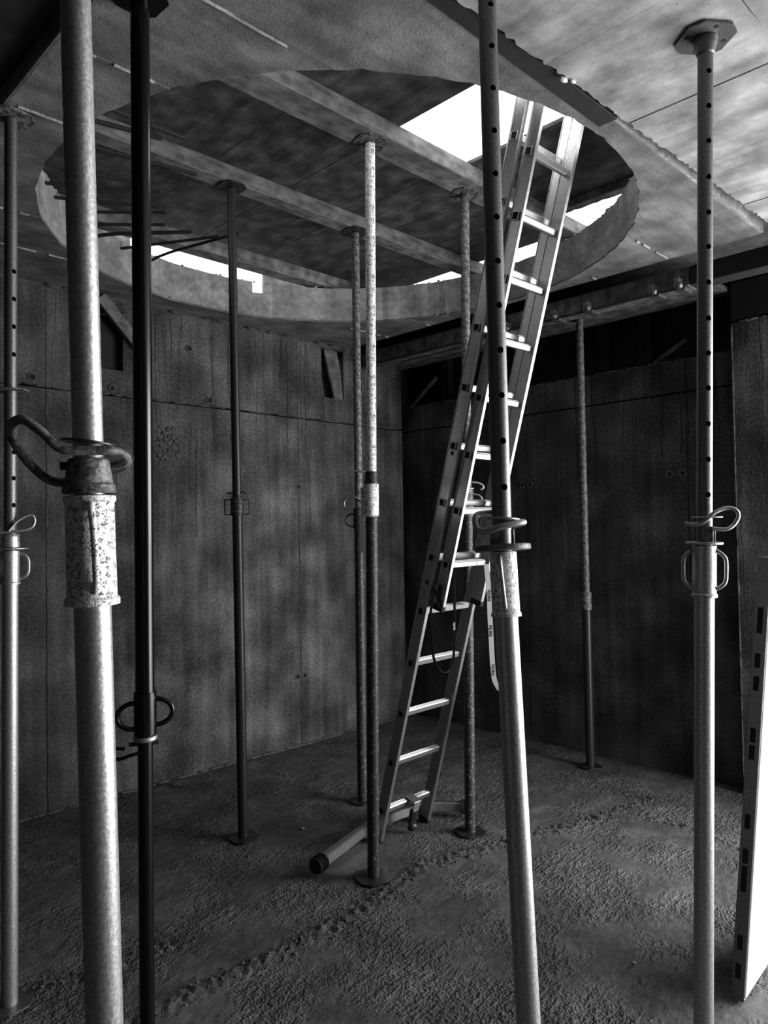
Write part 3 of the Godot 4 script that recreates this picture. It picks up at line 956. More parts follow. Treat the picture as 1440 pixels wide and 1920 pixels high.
func build_props() -> void:
	# 1: thick prop at the left, nearest to the viewer
	var o := new_prop("thick galvanised prop nearest on the left with a cement-spattered sleeve and bent pin", frame(Vector3(0.567, 0, -1.254), Vector3(0.481, 3.23, -1.226), -24.3))
	tube_part(o, "outer_tube", 0.0303, 0.0, 1.60, M.galv)
	drilled_tube(o, "inner_tube", 0.0247, 1.5, 3.21, [1.95, 2.085, 2.222, 2.36, 2.495, 2.63], PI / 2 + 0.15, M.galv)
	var sl := MB.new()
	sl.lathe([Vector2(0.030, 1.533), Vector2(0.0445, 1.533), Vector2(0.0445, 1.543), Vector2(0.0405, 1.547), Vector2(0.0400, 1.60), Vector2(0.0395, 1.704), Vector2(0.0425, 1.708), Vector2(0.0425, 1.716), Vector2(0.030, 1.718)], 40)
	var so := part("sleeve_nut", sl, M.spatter, o)
	so.set_meta("label", "cement-spattered white sleeve")
	rod(so, "sleeve_handle", [Vector3(0.004, 1.704, 0.036), Vector3(0.003, 1.692, 0.048), Vector3(0.006, 1.66, 0.052), Vector3(0.008, 1.60, 0.052), Vector3(0.008, 1.575, 0.049), Vector3(0.006, 1.556, 0.037)], 0.006, M.spatter)
	var cn := MB.new()
	cn.lathe([Vector2(0.042, 1.720), Vector2(0.0435, 1.723), Vector2(0.0425, 1.734), Vector2(0.0385, 1.738), Vector2(0.0335, 1.776), Vector2(0.0315, 1.779), Vector2(0.0255, 1.779)], 36)
	part("thread_cone", cn, M.mottled, o)
	ring(o, "washer", 1.806, 0.0255, 0.0445, 0.004, M.dark, -0.13)
	rod(o, "locking_pin", [Vector3(-0.045, 1.768, -0.01), Vector3(0.03, 1.769, -0.012)], 0.0072, M.dark, false)
	rod(o, "pin_loop", [Vector3(0.066, 1.781, 0.0), Vector3(0.052, 1.765, -0.034), Vector3(0.0, 1.748, -0.045), Vector3(-0.052, 1.742, -0.03), Vector3(-0.085, 1.765, -0.008), Vector3(-0.112, 1.806, 0.0), Vector3(-0.116, 1.832, 0.006), Vector3(-0.098, 1.842, 0.018), Vector3(-0.07, 1.822, 0.03), Vector3(-0.04, 1.793, 0.037), Vector3(0.0, 1.790, 0.040), Vector3(0.038, 1.790, 0.034), Vector3(0.060, 1.782, 0.014), Vector3(0.056, 1.772, -0.006), Vector3(0.03, 1.765, -0.018)], 0.0078, M.mottled)
	plate(o, "base_plate", 0.0, true, 0.075, M.galv_dull)
	plate(o, "top_plate", 3.222, false, 0.075, M.galv_dull)

	# 2: black prop, upside down, just behind
	o = new_prop("glossy black prop standing upside down beside the thick galvanised one", frame(Vector3(1.001, 0, -2.006), Vector3(0.964, 3.17, -1.932), -26.5))
	tube_part(o, "outer_tube", 0.0265, 1.10, 3.165, M.black)
	tube_part(o, "inner_tube", 0.0212, 0.0, 1.2, M.black)
	var bs := MB.new()
	bs.lathe([Vector2(0.0265, 1.204), Vector2(0.0315, 1.204), Vector2(0.0315, 1.085), Vector2(0.022, 1.085)], 36)
	var bso := part("sleeve_nut", bs, M.black, o)
	for s in [-1.0, 1.0]:
		var k := []
		for i in 13:
			var a := -PI / 2 + PI * i / 12.0
			k.append(Vector3(s * (0.028 + 0.047 * cos(a)), 1.142 + 0.037 * sin(a) + 0.004 * s, 0.004))
		rod(bso, "handle", k, 0.0072, M.black, false)
	ring(o, "washer", 1.074, 0.022, 0.0335, 0.012, M.galv, 0.03)
	rod(o, "locking_pin", [Vector3(0.036, 1.058, 0.0), Vector3(-0.0445, 1.058, 0.0)], 0.006, M.dark, false)
	rod(o, "pin_loop", [Vector3(0.0, 1.042, 0.02), Vector3(-0.04, 1.035, 0.025), Vector3(-0.07, 1.027, 0.02), Vector3(-0.095, 1.032, 0.0), Vector3(-0.085, 1.047, -0.01), Vector3(-0.055, 1.044, -0.012)], 0.005, M.black)
	plate(o, "base_plate", 0.0, true, 0.062, M.black)
	plate(o, "top_plate", 3.17, false, 0.070, M.black)

	# 3: far left
	o = new_prop("galvanised prop at the left edge with a thin round flange up its tube", frame(Vector3(0.894, 0, -2.823), Vector3(0.905, 3.17, -2.815), -17.6))
	tube_part(o, "outer_tube", 0.0275, 0.0, 1.50, M.galv)
	drilled_tube(o, "inner_tube", 0.0215, 1.45, 3.16, [1.76, 1.856, 1.949, 2.048, 2.30, 2.40, 2.50, 2.60], 0.55, M.galv_dull)
	var fs := MB.new()
	fs.lathe([Vector2(0.0275, 1.478), Vector2(0.034, 1.478), Vector2(0.034, 1.484), Vector2(0.0315, 1.487), Vector2(0.0315, 1.597), Vector2(0.0225, 1.599)], 32)
	var fso := part("sleeve_nut", fs, M.galv, o)
	for s in [-1.0, 1.0]:
		rod(fso, "handle", [Vector3(s * 0.029, 1.588, 0), Vector3(s * 0.047, 1.582, 0.004), Vector3(s * 0.058, 1.565, 0.006), Vector3(s * 0.060, 1.54, 0.006), Vector3(s * 0.057, 1.515, 0.006), Vector3(s * 0.044, 1.500, 0.004), Vector3(s * 0.029, 1.496, 0)], 0.0052, M.galv)
	ring(o, "washer", 1.605, 0.022, 0.060, 0.005, M.galv)
	var fc := MB.new()
	fc.lathe([Vector2(0.033, 1.61), Vector2(0.030, 1.648), Vector2(0.033, 1.655), Vector2(0.022, 1.657)], 24)
	part("thread_cone", fc, M.galv, o)
	rod(o, "locking_pin", [Vector3(-0.06, 1.662, 0.02), Vector3(0.02, 1.666, 0.03), Vector3(0.065, 1.678, 0.03), Vector3(0.078, 1.70, 0.028), Vector3(0.072, 1.722, 0.026), Vector3(0.05, 1.72, 0.026), Vector3(0.02, 1.70, 0.027), Vector3(-0.005, 1.668, 0.03)], 0.0052, M.galv)
	ring(o, "round_flange", 2.171, 0.0215, 0.062, 0.005, M.mottled, 0.03)
	plate(o, "base_plate", 0.0, true, 0.068, M.galv_dull)
	plate(o, "top_plate", 3.17, false, 0.070, M.mottled)

	# 4, 5: dark pair under the narrower beam
	o = new_prop("dark steel prop before the left wall with square wire handles on its collar", frame(Vector3(2.272, 0, -3.432), Vector3(2.200, 3.52, -3.372), -33.5))
	tube_part(o, "outer_tube", 0.0275, 0.0, 1.78, M.dark)
	tube_part(o, "inner_tube", 0.0235, 1.7, 3.51, M.dark)
	var cs := MB.new()
	cs.lathe([Vector2(0.0275, 1.742), Vector2(0.034, 1.742), Vector2(0.034, 1.838), Vector2(0.0235, 1.840)], 28)
	var cso := part("collar", cs, M.flecked, o)
	for s in [-1.0, 1.0]:
		rod(cso, "handle", [Vector3(s * 0.03, 1.828, 0), Vector3(s * 0.064, 1.828, 0), Vector3(s * 0.066, 1.79, 0), Vector3(s * 0.064, 1.748, 0), Vector3(s * 0.03, 1.748, 0)], 0.004, M.dark, false)
	ring(o, "washer", 1.848, 0.0235, 0.040, 0.005, M.dark)
	rod(o, "locking_pin", [Vector3(-0.052, 1.862, 0.01), Vector3(0.035, 1.868, 0.01), Vector3(0.05, 1.852, 0.01)], 0.005, M.dark)
	plate(o, "base_plate", 0.0, true, 0.075, M.dark)
	plate(o, "top_plate", 3.52, false, 0.072, M.dark)

	o = new_prop("dark prop with white paint flakes standing just behind the white chipped prop", frame(Vector3(3.079, 0, -3.351), Vector3(3.103, 3.52, -3.369), -42.6))
	tube_part(o, "outer_tube", 0.030, 0.0, 1.76, M.flecked)
	tube_part(o, "inner_tube", 0.0245, 1.7, 3.51, M.mottled)
	var ds := MB.new()
	ds.lathe([Vector2(0.030, 1.66), Vector2(0.035, 1.66), Vector2(0.035, 1.79), Vector2(0.024, 1.792)], 28)
	var dso := part("collar", ds, M.flecked, o)
	for s in [-1.0, 1.0]:
		var k := []
		for i in 11:
			var a := -PI / 2 + PI * i / 10.0
			k.append(Vector3(s * (0.033 + 0.05 * cos(a)), 1.715 + 0.04 * sin(a), 0.0))
		rod(dso, "handle", k, 0.0052, M.dark, false)
	rod(o, "pin_loop", [Vector3(0.02, 1.83, 0.03), Vector3(-0.02, 1.855, 0.032), Vector3(-0.055, 1.855, 0.02), Vector3(-0.082, 1.84, 0.01), Vector3(-0.09, 1.815, 0.01), Vector3(-0.084, 1.795, 0.01)], 0.005, M.galv)
	rod(o, "locking_pin", [Vector3(-0.06, 2.022, 0.02), Vector3(0.02, 2.014, 0.03), Vector3(0.075, 2.004, 0.02)], 0.0055, M.galv)
	plate(o, "base_plate", 0.0, true, 0.075, M.dark)
	plate(o, "top_plate", 3.52, false, 0.080, M.dark)

	# 6: white chipped prop in the middle
	o = new_prop("prop with a chipped white upper tube and flecked dark lower tube in mid room", frame(Vector3(2.439, 0, -2.587), Vector3(2.436, 3.52, -2.53), -43.3))
	tube_part(o, "outer_tube", 0.0285, 0.0, 1.75, M.flecked)
	tube_part(o, "inner_tube", 0.0240, 1.7, 3.51, M.white)
	var ws := MB.new()
	ws.lathe([Vector2(0.0285, 1.715), Vector2(0.034, 1.72), Vector2(0.0345, 1.80), Vector2(0.0345, 1.872), Vector2(0.024, 1.874)], 30)
	part("collar", ws, M.white, o)
	ring(o, "washer", 1.880, 0.024, 0.036, 0.010, M.dark)
	var cone := MB.new()
	cone.lathe([Vector2(0.031, 1.886), Vector2(0.031, 1.93), Vector2(0.0285, 1.932), Vector2(0.024, 1.932)], 26)
	part("thread_cone", cone, M.flecked, o)
	var br := MB.new()
	br.box(Vector3(-0.044, 1.70, 0.012), Vector3(0.017, 0.31, 0.006), 0.002)
	br.box(Vector3(-0.037, 1.80, 0.012), Vector3(0.032, 0.006, 0.03), 0.001)
	br.box(Vector3(-0.034, 1.835, 0.012), Vector3(0.005, 0.07, 0.02), 0.001)
	part("side_bracket", br, M.galv, o)
	for y in [1.69, 1.735]:
		rod(o, "bracket_stud", [Vector3(-0.05, y, 0.01), Vector3(-0.01, y, 0.01)], 0.003, M.dark, false)
	plate(o, "base_plate", 0.0, true, 0.085, M.dark)
	plate(o, "top_plate", 3.52, false, 0.078, M.mottled)

	# 7: rust-mottled prop behind the ladder
	o = new_prop("rust-mottled prop behind the ladder with two curled hooks at its collar", frame(Vector3(3.164, 0, -2.582), Vector3(3.198, 3.52, -2.567), -50.8))
	tube_part(o, "outer_tube", 0.0290, 0.0, 1.80, M.flecked)
	tube_part(o, "inner_tube", 0.0245, 1.75, 3.51, M.mottled)
	var ms := MB.new()
	ms.lathe([Vector2(0.029, 1.72), Vector2(0.0335, 1.72), Vector2(0.0335, 1.865), Vector2(0.024, 1.867)], 28)
	part("collar", ms, M.mottled, o)
	ring(o, "washer", 1.872, 0.024, 0.038, 0.007, M.galv)
	rod(o, "pin_loop", [Vector3(-0.03, 1.895, 0.02), Vector3(0.02, 1.905, 0.025), Vector3(0.06, 1.902, 0.02), Vector3(0.085, 1.888, 0.015), Vector3(0.086, 1.872, 0.015), Vector3(0.072, 1.866, 0.015)], 0.0055, M.galv)
	rod(o, "handle", [Vector3(0.025, 1.84, 0.015), Vector3(0.055, 1.838, 0.015), Vector3(0.075, 1.825, 0.015), Vector3(0.083, 1.802, 0.012)], 0.0045, M.galv)
	plate(o, "base_plate", 0.0, true, 0.078, M.dark)
	plate(o, "top_plate", 3.52, false, 0.075, M.mottled)

	# 8: leaning prop in the right foreground; its inner tube is cocked in the collar
	var base := Vector3(1.452, 0, -1.0)
	var joint := Vector3(1.510, 1.611, -1.112)
	var top := Vector3(1.574, 3.17, -1.176)
	var f := frame(base, joint, -55.0)
	o = new_prop("leaning galvanised prop crossing in front of the ladder, drilled with pin holes", f)
	var jl := f.affine_inverse() * joint
	var tl := f.affine_inverse() * top
	var y2 := (tl - jl).normalized()
	var x2 := y2.cross(Vector3(0, 0, 1)).normalized()
	var inner := Transform3D(Basis(x2, y2, x2.cross(y2).normalized()), jl)
	tube_part(o, "outer_tube", 0.0285, 0.0, 1.46, M.galv)
	var hy := []
	for y in [170, 255, 325, 400, 500, 585, 665, 755, 832, 915]:
		pass
	for k in 13:
		hy.append(0.141 + 0.1165 * k)
	drilled_tube(o, "inner_tube", 0.0240, -0.15, 1.555, hy, 0.42, M.galv_dull, inner)
	var ls := MB.new()
	ls.lathe([Vector2(0.0285, 1.436), Vector2(0.0375, 1.436), Vector2(0.0375, 1.444), Vector2(0.0345, 1.448), Vector2(0.0335, 1.595), Vector2(0.0255, 1.597)], 36)
	var lso := part("sleeve_nut", ls, M.spatter, o)
	for s in [[-0.008, 0.0], [0.0, PI]]:
		var hn := []
		for q in [[1.585, 0.031], [1.574, 0.046], [1.55, 0.05], [1.50, 0.05], [1.475, 0.047], [1.458, 0.034]]:
			hn.append(Vector3(s[0] + 0.006 * (1.585 - q[0]) * 10, q[0], q[1]).rotated(Vector3.UP, s[1]))
		rod(lso, "handle", hn, 0.0052, M.galv)
	ring(o, "flange_plate", 1.606, 0.0255, 0.070, 0.014, M.mottled, 0.02)
	var lc0 := MB.new()
	lc0.box(Vector3(-0.012, 1.632, 0.018), Vector3(0.035, 0.048, 0.012), 0.002)
	part("guide_lug", lc0, M.mottled, o)
	var lc1 := MB.new()
	lc1.box(Vector3(0.028, 1.63, -0.008), Vector3(0.006, 0.044, 0.03), 0.002)
	part("guide_lug", lc1, M.mottled, o)
	ring(o, "washer", 1.678, 0.0245, 0.042, 0.006, M.galv, -0.09, 0.006)
	rod(o, "locking_pin", [Vector3(0.012, 1.70, -0.03), Vector3(-0.03, 1.698, -0.02), Vector3(-0.058, 1.692, 0.005), Vector3(-0.063, 1.672, 0.018), Vector3(-0.055, 1.652, 0.026), Vector3(-0.035, 1.648, 0.036), Vector3(0.0, 1.657, 0.040), Vector3(0.04, 1.664, 0.028), Vector3(0.055, 1.667, 0.008), Vector3(0.03, 1.662, -0.03)], 0.0082, M.galv)
	plate(o, "base_plate", 0.0, true, 0.075, M.galv_dull)
	plate(o, "top_plate", tl.y, false, 0.07, M.galv_dull)

	# 9: right prop under the pale ceiling
	o = new_prop("galvanised prop at the right under the pale ceiling, its eight-sided head plate in view", frame(Vector3(2.313, 0, -0.98), Vector3(2.297, 3.155, -0.886), -67.0))
	tube_part(o, "outer_tube", 0.0290, 0.0, 1.45, M.galv)
	drilled_tube(o, "inner_tube", 0.0228, 1.4, 3.15, [1.745, 1.853, 1.962, 2.071, 2.178, 2.285, 2.395, 2.504, 2.609, 2.718, 2.828, 2.935, 3.042], 0.48, M.galv_dull)
	var rs := MB.new()
	rs.lathe([Vector2(0.029, 1.430), Vector2(0.038, 1.430), Vector2(0.038, 1.438), Vector2(0.0345, 1.442), Vector2(0.0345, 1.588), Vector2(0.0235, 1.590)], 36)
	var rso := part("sleeve_nut", rs, M.galv, o)
	for s in [-1.0, 1.0]:
		rod(rso, "handle", [Vector3(s * 0.032, 1.575, 0.006), Vector3(s * 0.05, 1.562, 0.01), Vector3(s * 0.060, 1.545, 0.012), Vector3(s * 0.061, 1.505, 0.012), Vector3(s * 0.058, 1.478, 0.012), Vector3(s * 0.044, 1.462, 0.01), Vector3(s * 0.032, 1.456, 0.006)], 0.0058, M.galv)
	ring(o, "flange_plate", 1.596, 0.0235, 0.054, 0.007, M.galv)
	var rl0 := MB.new()
	rl0.box(Vector3(0.012, 1.622, 0.02), Vector3(0.026, 0.05, 0.01), 0.002)
	part("guide_lug", rl0, M.mottled, o)
	var rl1 := MB.new()
	rl1.box(Vector3(0.029, 1.622, -0.002), Vector3(0.005, 0.05, 0.03), 0.002)
	part("guide_lug", rl1, M.mottled, o)
	ring(o, "washer", 1.676, 0.0235, 0.046, 0.004, M.galv, 0.02, 0.006)
	rod(o, "locking_pin", [Vector3(0.02, 1.642, 0.028), Vector3(0.06, 1.640, 0.02), Vector3(0.083, 1.656, 0.012), Vector3(0.094, 1.682, 0.01), Vector3(0.084, 1.700, 0.012), Vector3(0.060, 1.704, 0.018), Vector3(0.030, 1.692, 0.03), Vector3(0.005, 1.668, 0.036), Vector3(-0.02, 1.654, 0.034), Vector3(-0.055, 1.656, 0.022)], 0.0062, M.galv)
	plate(o, "base_plate", 0.0, true, 0.075, M.galv_dull)
	plate(o, "top_plate", 3.158, false, 0.078, M.galv_dull, true)
	var nk := MB.new()
	nk.lathe([Vector2(0.0235, 3.10), Vector2(0.027, 3.105), Vector2(0.034, 3.13), Vector2(0.036, 3.15)], 24)
	part("neck", nk, M.galv_dull, o)

	# 10: prop lost in the dark by the right wall
	o = new_prop("rusty prop in the dark right by the far wall, under the hanging formwork", frame(Vector3(4.598, 0, -2.678), Vector3(4.594, 3.11, -2.684), -59.8))
	tube_part(o, "outer_tube", 0.030, 0.0, 1.2, M.dark)
	tube_part(o, "inner_tube", 0.0245, 1.1, 3.10, M.mottled)
	var bk := MB.new()
	bk.lathe([Vector2(0.03, 1.08), Vector2(0.036, 1.08), Vector2(0.036, 1.2), Vector2(0.025, 1.2)], 24)
	part("collar", bk, M.mottled, o)
	plate(o, "base_plate", 0.0, true, 0.07, M.dark)
	plate(o, "top_plate", 3.11, false, 0.07, M.mottled)

	# 11: prop outside the frame whose head plate shows at the right edge
	o = new_prop("prop at the right edge, only a corner of its head plate showing", frame(Vector3(3.372, 0, -0.93), Vector3(3.372, 3.155, -0.93), -74.0))
	tube_part(o, "outer_tube", 0.029, 0.0, 1.5, M.galv)
	tube_part(o, "inner_tube", 0.0235, 1.45, 3.15, M.galv)
	plate(o, "base_plate", 0.0, true, 0.075, M.galv_dull)
	plate(o, "top_plate", 3.158, false, 0.088, M.galv_dull, true)

# ---------------------------------------------------------------- ladder
func rail(b: MB, x: float, y0: float, y1: float, z: float, d := 0.066, w := 0.024) -> void:
	b.box(Vector3(x, (y0 + y1) * 0.5, z), Vector3(w * 0.72, y1 - y0, d - 0.004), 0.002)
	for s in [-1.0, 1.0]:
		b.box(Vector3(x, (y0 + y1) * 0.5, z + s * (d * 0.5 - 0.003)), Vector3(w, y1 - y0, 0.006), 0.002)

func build_ladder() -> void:
	var dir := Vector3(-0.0107, 0.9593, 0.2821).normalized()
	var nz := Vector3(1, 0, 0).cross(dir).normalized()
	nz = nz if nz.z > 0 else -nz
	var bx := dir.cross(nz).normalized()
	# origin: inner face of the left base rail on the floor
	var org := Vector3(2.761, 0.0, -2.879)
	var o := thing("extension_ladder", "two-section aluminium ladder standing through the round opening on a curved foot bar", "ladder", Transform3D(Basis(bx, dir, nz), org))
	var sp := 0.28
	var w1 := 0.346
	var b := MB.new()
	rail(b, -0.012, 0.0, 4.35, 0.0)
	part("base_rail", b, M.alu, o)
	b = MB.new()
	rail(b, w1 + 0.012, 0.0, 4.35, 0.0)
	part("base_rail", b, M.alu, o)
	var xl := 0.025
	var w2 := 0.279
	var zf := 0.077
	b = MB.new()
	rail(b, xl - 0.010, 1.348, 4.75, zf, 0.066, 0.020)
	part("fly_rail", b, M.alu, o)
	b = MB.new()
	rail(b, xl + w2 + 0.012, 1.352, 4.75, zf)
	part("fly_rail", b, M.alu, o)
	for s in [0, 1]:
		b = MB.new()
		b.box(Vector3(xl - 0.012 + s * (w2 + 0.024), 1.340, zf), Vector3(0.03, 0.03, 0.072), 0.005)
		part("end_cap", b, M.rubber, o)
		b = MB.new()
		b.box(Vector3(-0.012 + s * (w1 + 0.024), 0.004, 0), Vector3(0.028, 0.03, 0.07), 0.004)
		part("foot_cap", b, M.rubber, o)
	for k in 15:
		rung(o, 0.0, w1, 0.176 + sp * k, 0.0)
	for k in 12:
		rung(o, xl, w2, 0.176 + 0.075 * sp + 0.975 * sp * (5 + k), zf)
	for y in [1.45, 1.85, 2.1]:
		b = MB.new()
		b.lathe([Vector2(0.0, 0.004), Vector2(0.009, 0.003), Vector2(0.012, -0.002)], 14)
		part("rivet", b, M.dark, o, Transform3D(Basis.from_euler(Vector3(0, 0, PI / 2)), Vector3(-0.022, y, 0.0)))
	# curved foot bar, built in the room's axes
	var inv := o.transform.affine_inverse()
	var ctl := [Vector3(3.315, 0.056, -2.742), Vector3(3.207, 0.056, -2.870), Vector3(3.12, 0.056, -2.922), Vector3(3.004, 0.056, -2.944), Vector3(2.889, 0.056, -2.944), Vector3(2.705, 0.056, -2.925), Vector3(2.52, 0.056, -2.868), Vector3(2.364, 0.056, -2.818), Vector3(2.275, 0.056, -2.789)]
	var pts := smooth_pts(ctl, 5)
	b = MB.new()
	for i in pts.size() - 1:
		var p: Vector3 = pts[i]
		var q: Vector3 = pts[i + 1]
		var t := (q - p).normalized()
		var sd := t.cross(Vector3.UP).normalized()
		var c8 := []
		for e in [p, q]:
			for k in [[0.02, 0.022], [0.014, 0.028], [-0.014, 0.028], [-0.02, 0.022], [-0.02, -0.022], [-0.014, -0.028], [0.014, -0.028], [0.02, -0.022]]:
				c8.append(e + sd * k[0] + Vector3.UP * k[1])
		for k in 8:
			var k1 := (k + 1) % 8
			var nn: Vector3 = ((c8[k] + c8[k1]) * 0.5 - p).normalized()
			b.quad(inv * c8[k], inv * c8[k1], inv * c8[8 + k1], inv * c8[8 + k], inv.basis * nn)
	var sb := part("foot_bar", b, M.alu, o)
	for e in [[pts[0], pts[1]], [pts[-1], pts[-2]]]:
		var t: Vector3 = (e[0] - e[1]).normalized()
		b = MB.new()
		b.xf = inv * Transform3D(Basis(Quaternion(Vector3.UP, t)), e[0])
		var pf := [Vector2(0.026, -0.03), Vector2(0.034, -0.028)]
		for k in 7:
			pf.append(Vector2(0.041, -0.024 + k * 0.008))
			pf.append(Vector2(0.037, -0.020 + k * 0.008))
		pf.append_array([Vector2(0.034, 0.038), Vector2(0.0, 0.041)])
		b.lathe(pf, 26)
		part("rubber_end", b, M.rubber, sb)
	b = MB.new()
	b.xf = Transform3D(Basis(), Vector3(0.03, 0, 0))
	b.box(Vector3(0.155, 0.20, 0.024), Vector3(0.055, 0.006, 0.075), 0.001)
	b.box(Vector3(0.155, 0.175, 0.060), Vector3(0.05, 0.055, 0.005), 0.002)
	part("clamp_plate", b, M.galv, o)
	b = MB.new()
	b.xf = Transform3D(Basis(), Vector3(0.03, 0, 0))
	b.box(Vector3(0.152, 0.11, 0.052), Vector3(0.045, 0.09, 0.028), 0.004)
	b.tube([Vector3(0.152, 0.14, 0.06), Vector3(0.152, 0.03, 0.06)], 0.012, 12)
	b.lump(Vector3(0.152, 0.055, 0.062), Vector3(0.032, 0.026, 0.026), seeded(3), 6, 10)
	part("clamp_screw", b, M.dark, o)

func seeded(k: int) -> RandomNumberGenerator:
	var r := RandomNumberGenerator.new()
	r.seed = k
	return r

func rung(o: Node3D, x: float, w: float, y: float, z: float) -> void:
	var b := MB.new()
	b.box(Vector3(x + w * 0.5, y, z), Vector3(w + 0.03, 0.030, 0.032), 0.004)
	for k in [-1.0, 0.0, 1.0]:
		b.box(Vector3(x + w * 0.5, y + 0.0155, z + k * 0.009), Vector3(w - 0.002, 0.003, 0.004), 0.001)
	var r := part("rung", b, M.alu, o)
	for s in [[x - 0.0245, -1.0], [x + w + 0.0245, 1.0]]:
		var e := MB.new()
		e.box(Vector3(s[0], y + 0.017, z), Vector3(0.006, 0.005, 0.036), 0.0015)
		e.box(Vector3(s[0], y - 0.017, z), Vector3(0.006, 0.005, 0.036), 0.0015)
		e.box(Vector3(s[0], y, z + 0.0165), Vector3(0.006, 0.034, 0.005), 0.0015)
		e.box(Vector3(s[0], y, z - 0.0165), Vector3(0.006, 0.034, 0.005), 0.0015)
		part("rung_socket", e, M.alu, r)
		var d := MB.new()
		d.box(Vector3(s[0] + s[1] * 0.0002, y, z), Vector3(0.003, 0.030, 0.030), 0.0)
		part("socket_mouth", d, M.hole, r)

func strap(b: MB, pts: Array, half: float, across: Vector3) -> void:
	for i in pts.size() - 1:
		var p: Vector3 = pts[i]
		var q: Vector3 = pts[i + 1]
		var nn := (q - p).cross(across).normalized()
		var t := nn * 0.0008
		var a := across * half
		b.quad(p - a + t, p + a + t, q + a + t, q - a + t, nn)
		b.quad(p - a - t, p + a - t, q + a - t, q - a - t, -nn)
		b.quad(p - a - t, p - a + t, q - a + t, q - a - t, -across)
		b.quad(p + a - t, p + a + t, q + a + t, q + a - t, across)

func lettering(called: String, text: String, parent: Node, height: float, m: Material, at: Transform3D) -> void:
	var t := TextMesh.new()
	var f := SystemFont.new()
	f.font_names = PackedStringArray(["Droid Sans"])
	f.font_weight = 700
	t.font = f
	t.text = text
	t.font_size = 32
	t.pixel_size = height / 32.0
	t.depth = 0.001
	t.material = m
	var o := MeshInstance3D.new()
	o.name = called
	o.mesh = t
	o.transform = at
	parent.add_child(o, true)

func build_straps() -> void:
	var z := -2.425
	var o := thing("lashing_strap", "thin dark printed strap knotted to the ladder and hanging in a long loop", "strap", Transform3D(Basis(), Vector3(2.732, 1.358, z)), "ladder straps")
	var w := func(x, y): return Vector3(x - 2.745, y - 1.358, 0)
	var pts := smooth_pts([w.call(2.75, 1.36), w.call(2.71, 1.24), w.call(2.715, 1.109), w.call(2.735, 1.0), w.call(2.785, 0.945), w.call(2.838, 0.943), w.call(2.874, 0.99), w.call(2.889, 1.142), w.call(2.895, 1.358), w.call(2.905, 1.49), w.call(2.905, 1.66)], 6)
	var b := MB.new()
	strap(b, pts, 0.0065, Vector3(0.5, 0, 0.866))
	part("webbing", b, M.strap_dark, o)
	b = MB.new()
	for k in 4:
		b.lump(Vector3(-0.003 + 0.006 * k, 0.008 - 0.012 * k, 0.004), Vector3(0.016, 0.014, 0.014), seeded(50 + k), 5, 8)
	b.tube(smooth_pts([Vector3(0.0, 0, 0), Vector3(0.015, -0.05, 0.006), Vector3(0.01, -0.085, 0.01), Vector3(0.025, -0.10, 0.01)], 5), 0.006, 7)
	part("knot", b, M.strap_dark, o)
	var face := Basis(Quaternion(Vector3(0, 0, 1), Vector3(-0.4, 0, 0.92).normalized()))
	lettering("printed_word", "Hailo", o, 0.016, M.ink_pale, Transform3D(face * Basis.from_euler(Vector3(0, 0, PI / 2)), w.call(2.886, 1.16) + Vector3(-0.004, 0, 0.004)))
	z = -2.312
	var q := thing("strap_tail", "pale printed strap tail hanging beside the collar of the leaning prop", "strap", Transform3D(Basis(), Vector3(3.008, 1.47, z)), "ladder straps")
	var w2 := func(x, y): return Vector3(x - 3.02, y - 1.47, 0)
	b = MB.new()
	var p2 := smooth_pts([w2.call(3.012, 1.47), w2.call(3.030, 1.325), w2.call(3.034, 1.216), w2.call(3.041, 1.079), w2.call(3.05, 0.941), w2.call(3.065, 0.871), w2.call(3.105, 0.818)], 6)
	strap(b, p2, 0.013, Vector3(0.8, 0, 0.6))
	part("webbing", b, M.strap_pale, q)
	var face2 := Basis(Quaternion(Vector3(0, 0, 1), Vector3(-0.6, 0, 0.8)))
	for y in [1.31, 1.13, 0.93]:
		lettering("printed_word", "Hailo", q, 0.024, M.ink, Transform3D(face2 * Basis.from_euler(Vector3(0, 0, PI / 2)), w2.call(3.031 if y > 1.2 else (3.038 if y > 1.0 else 3.051), y) + Vector3(-0.0015, 0, 0.002)))

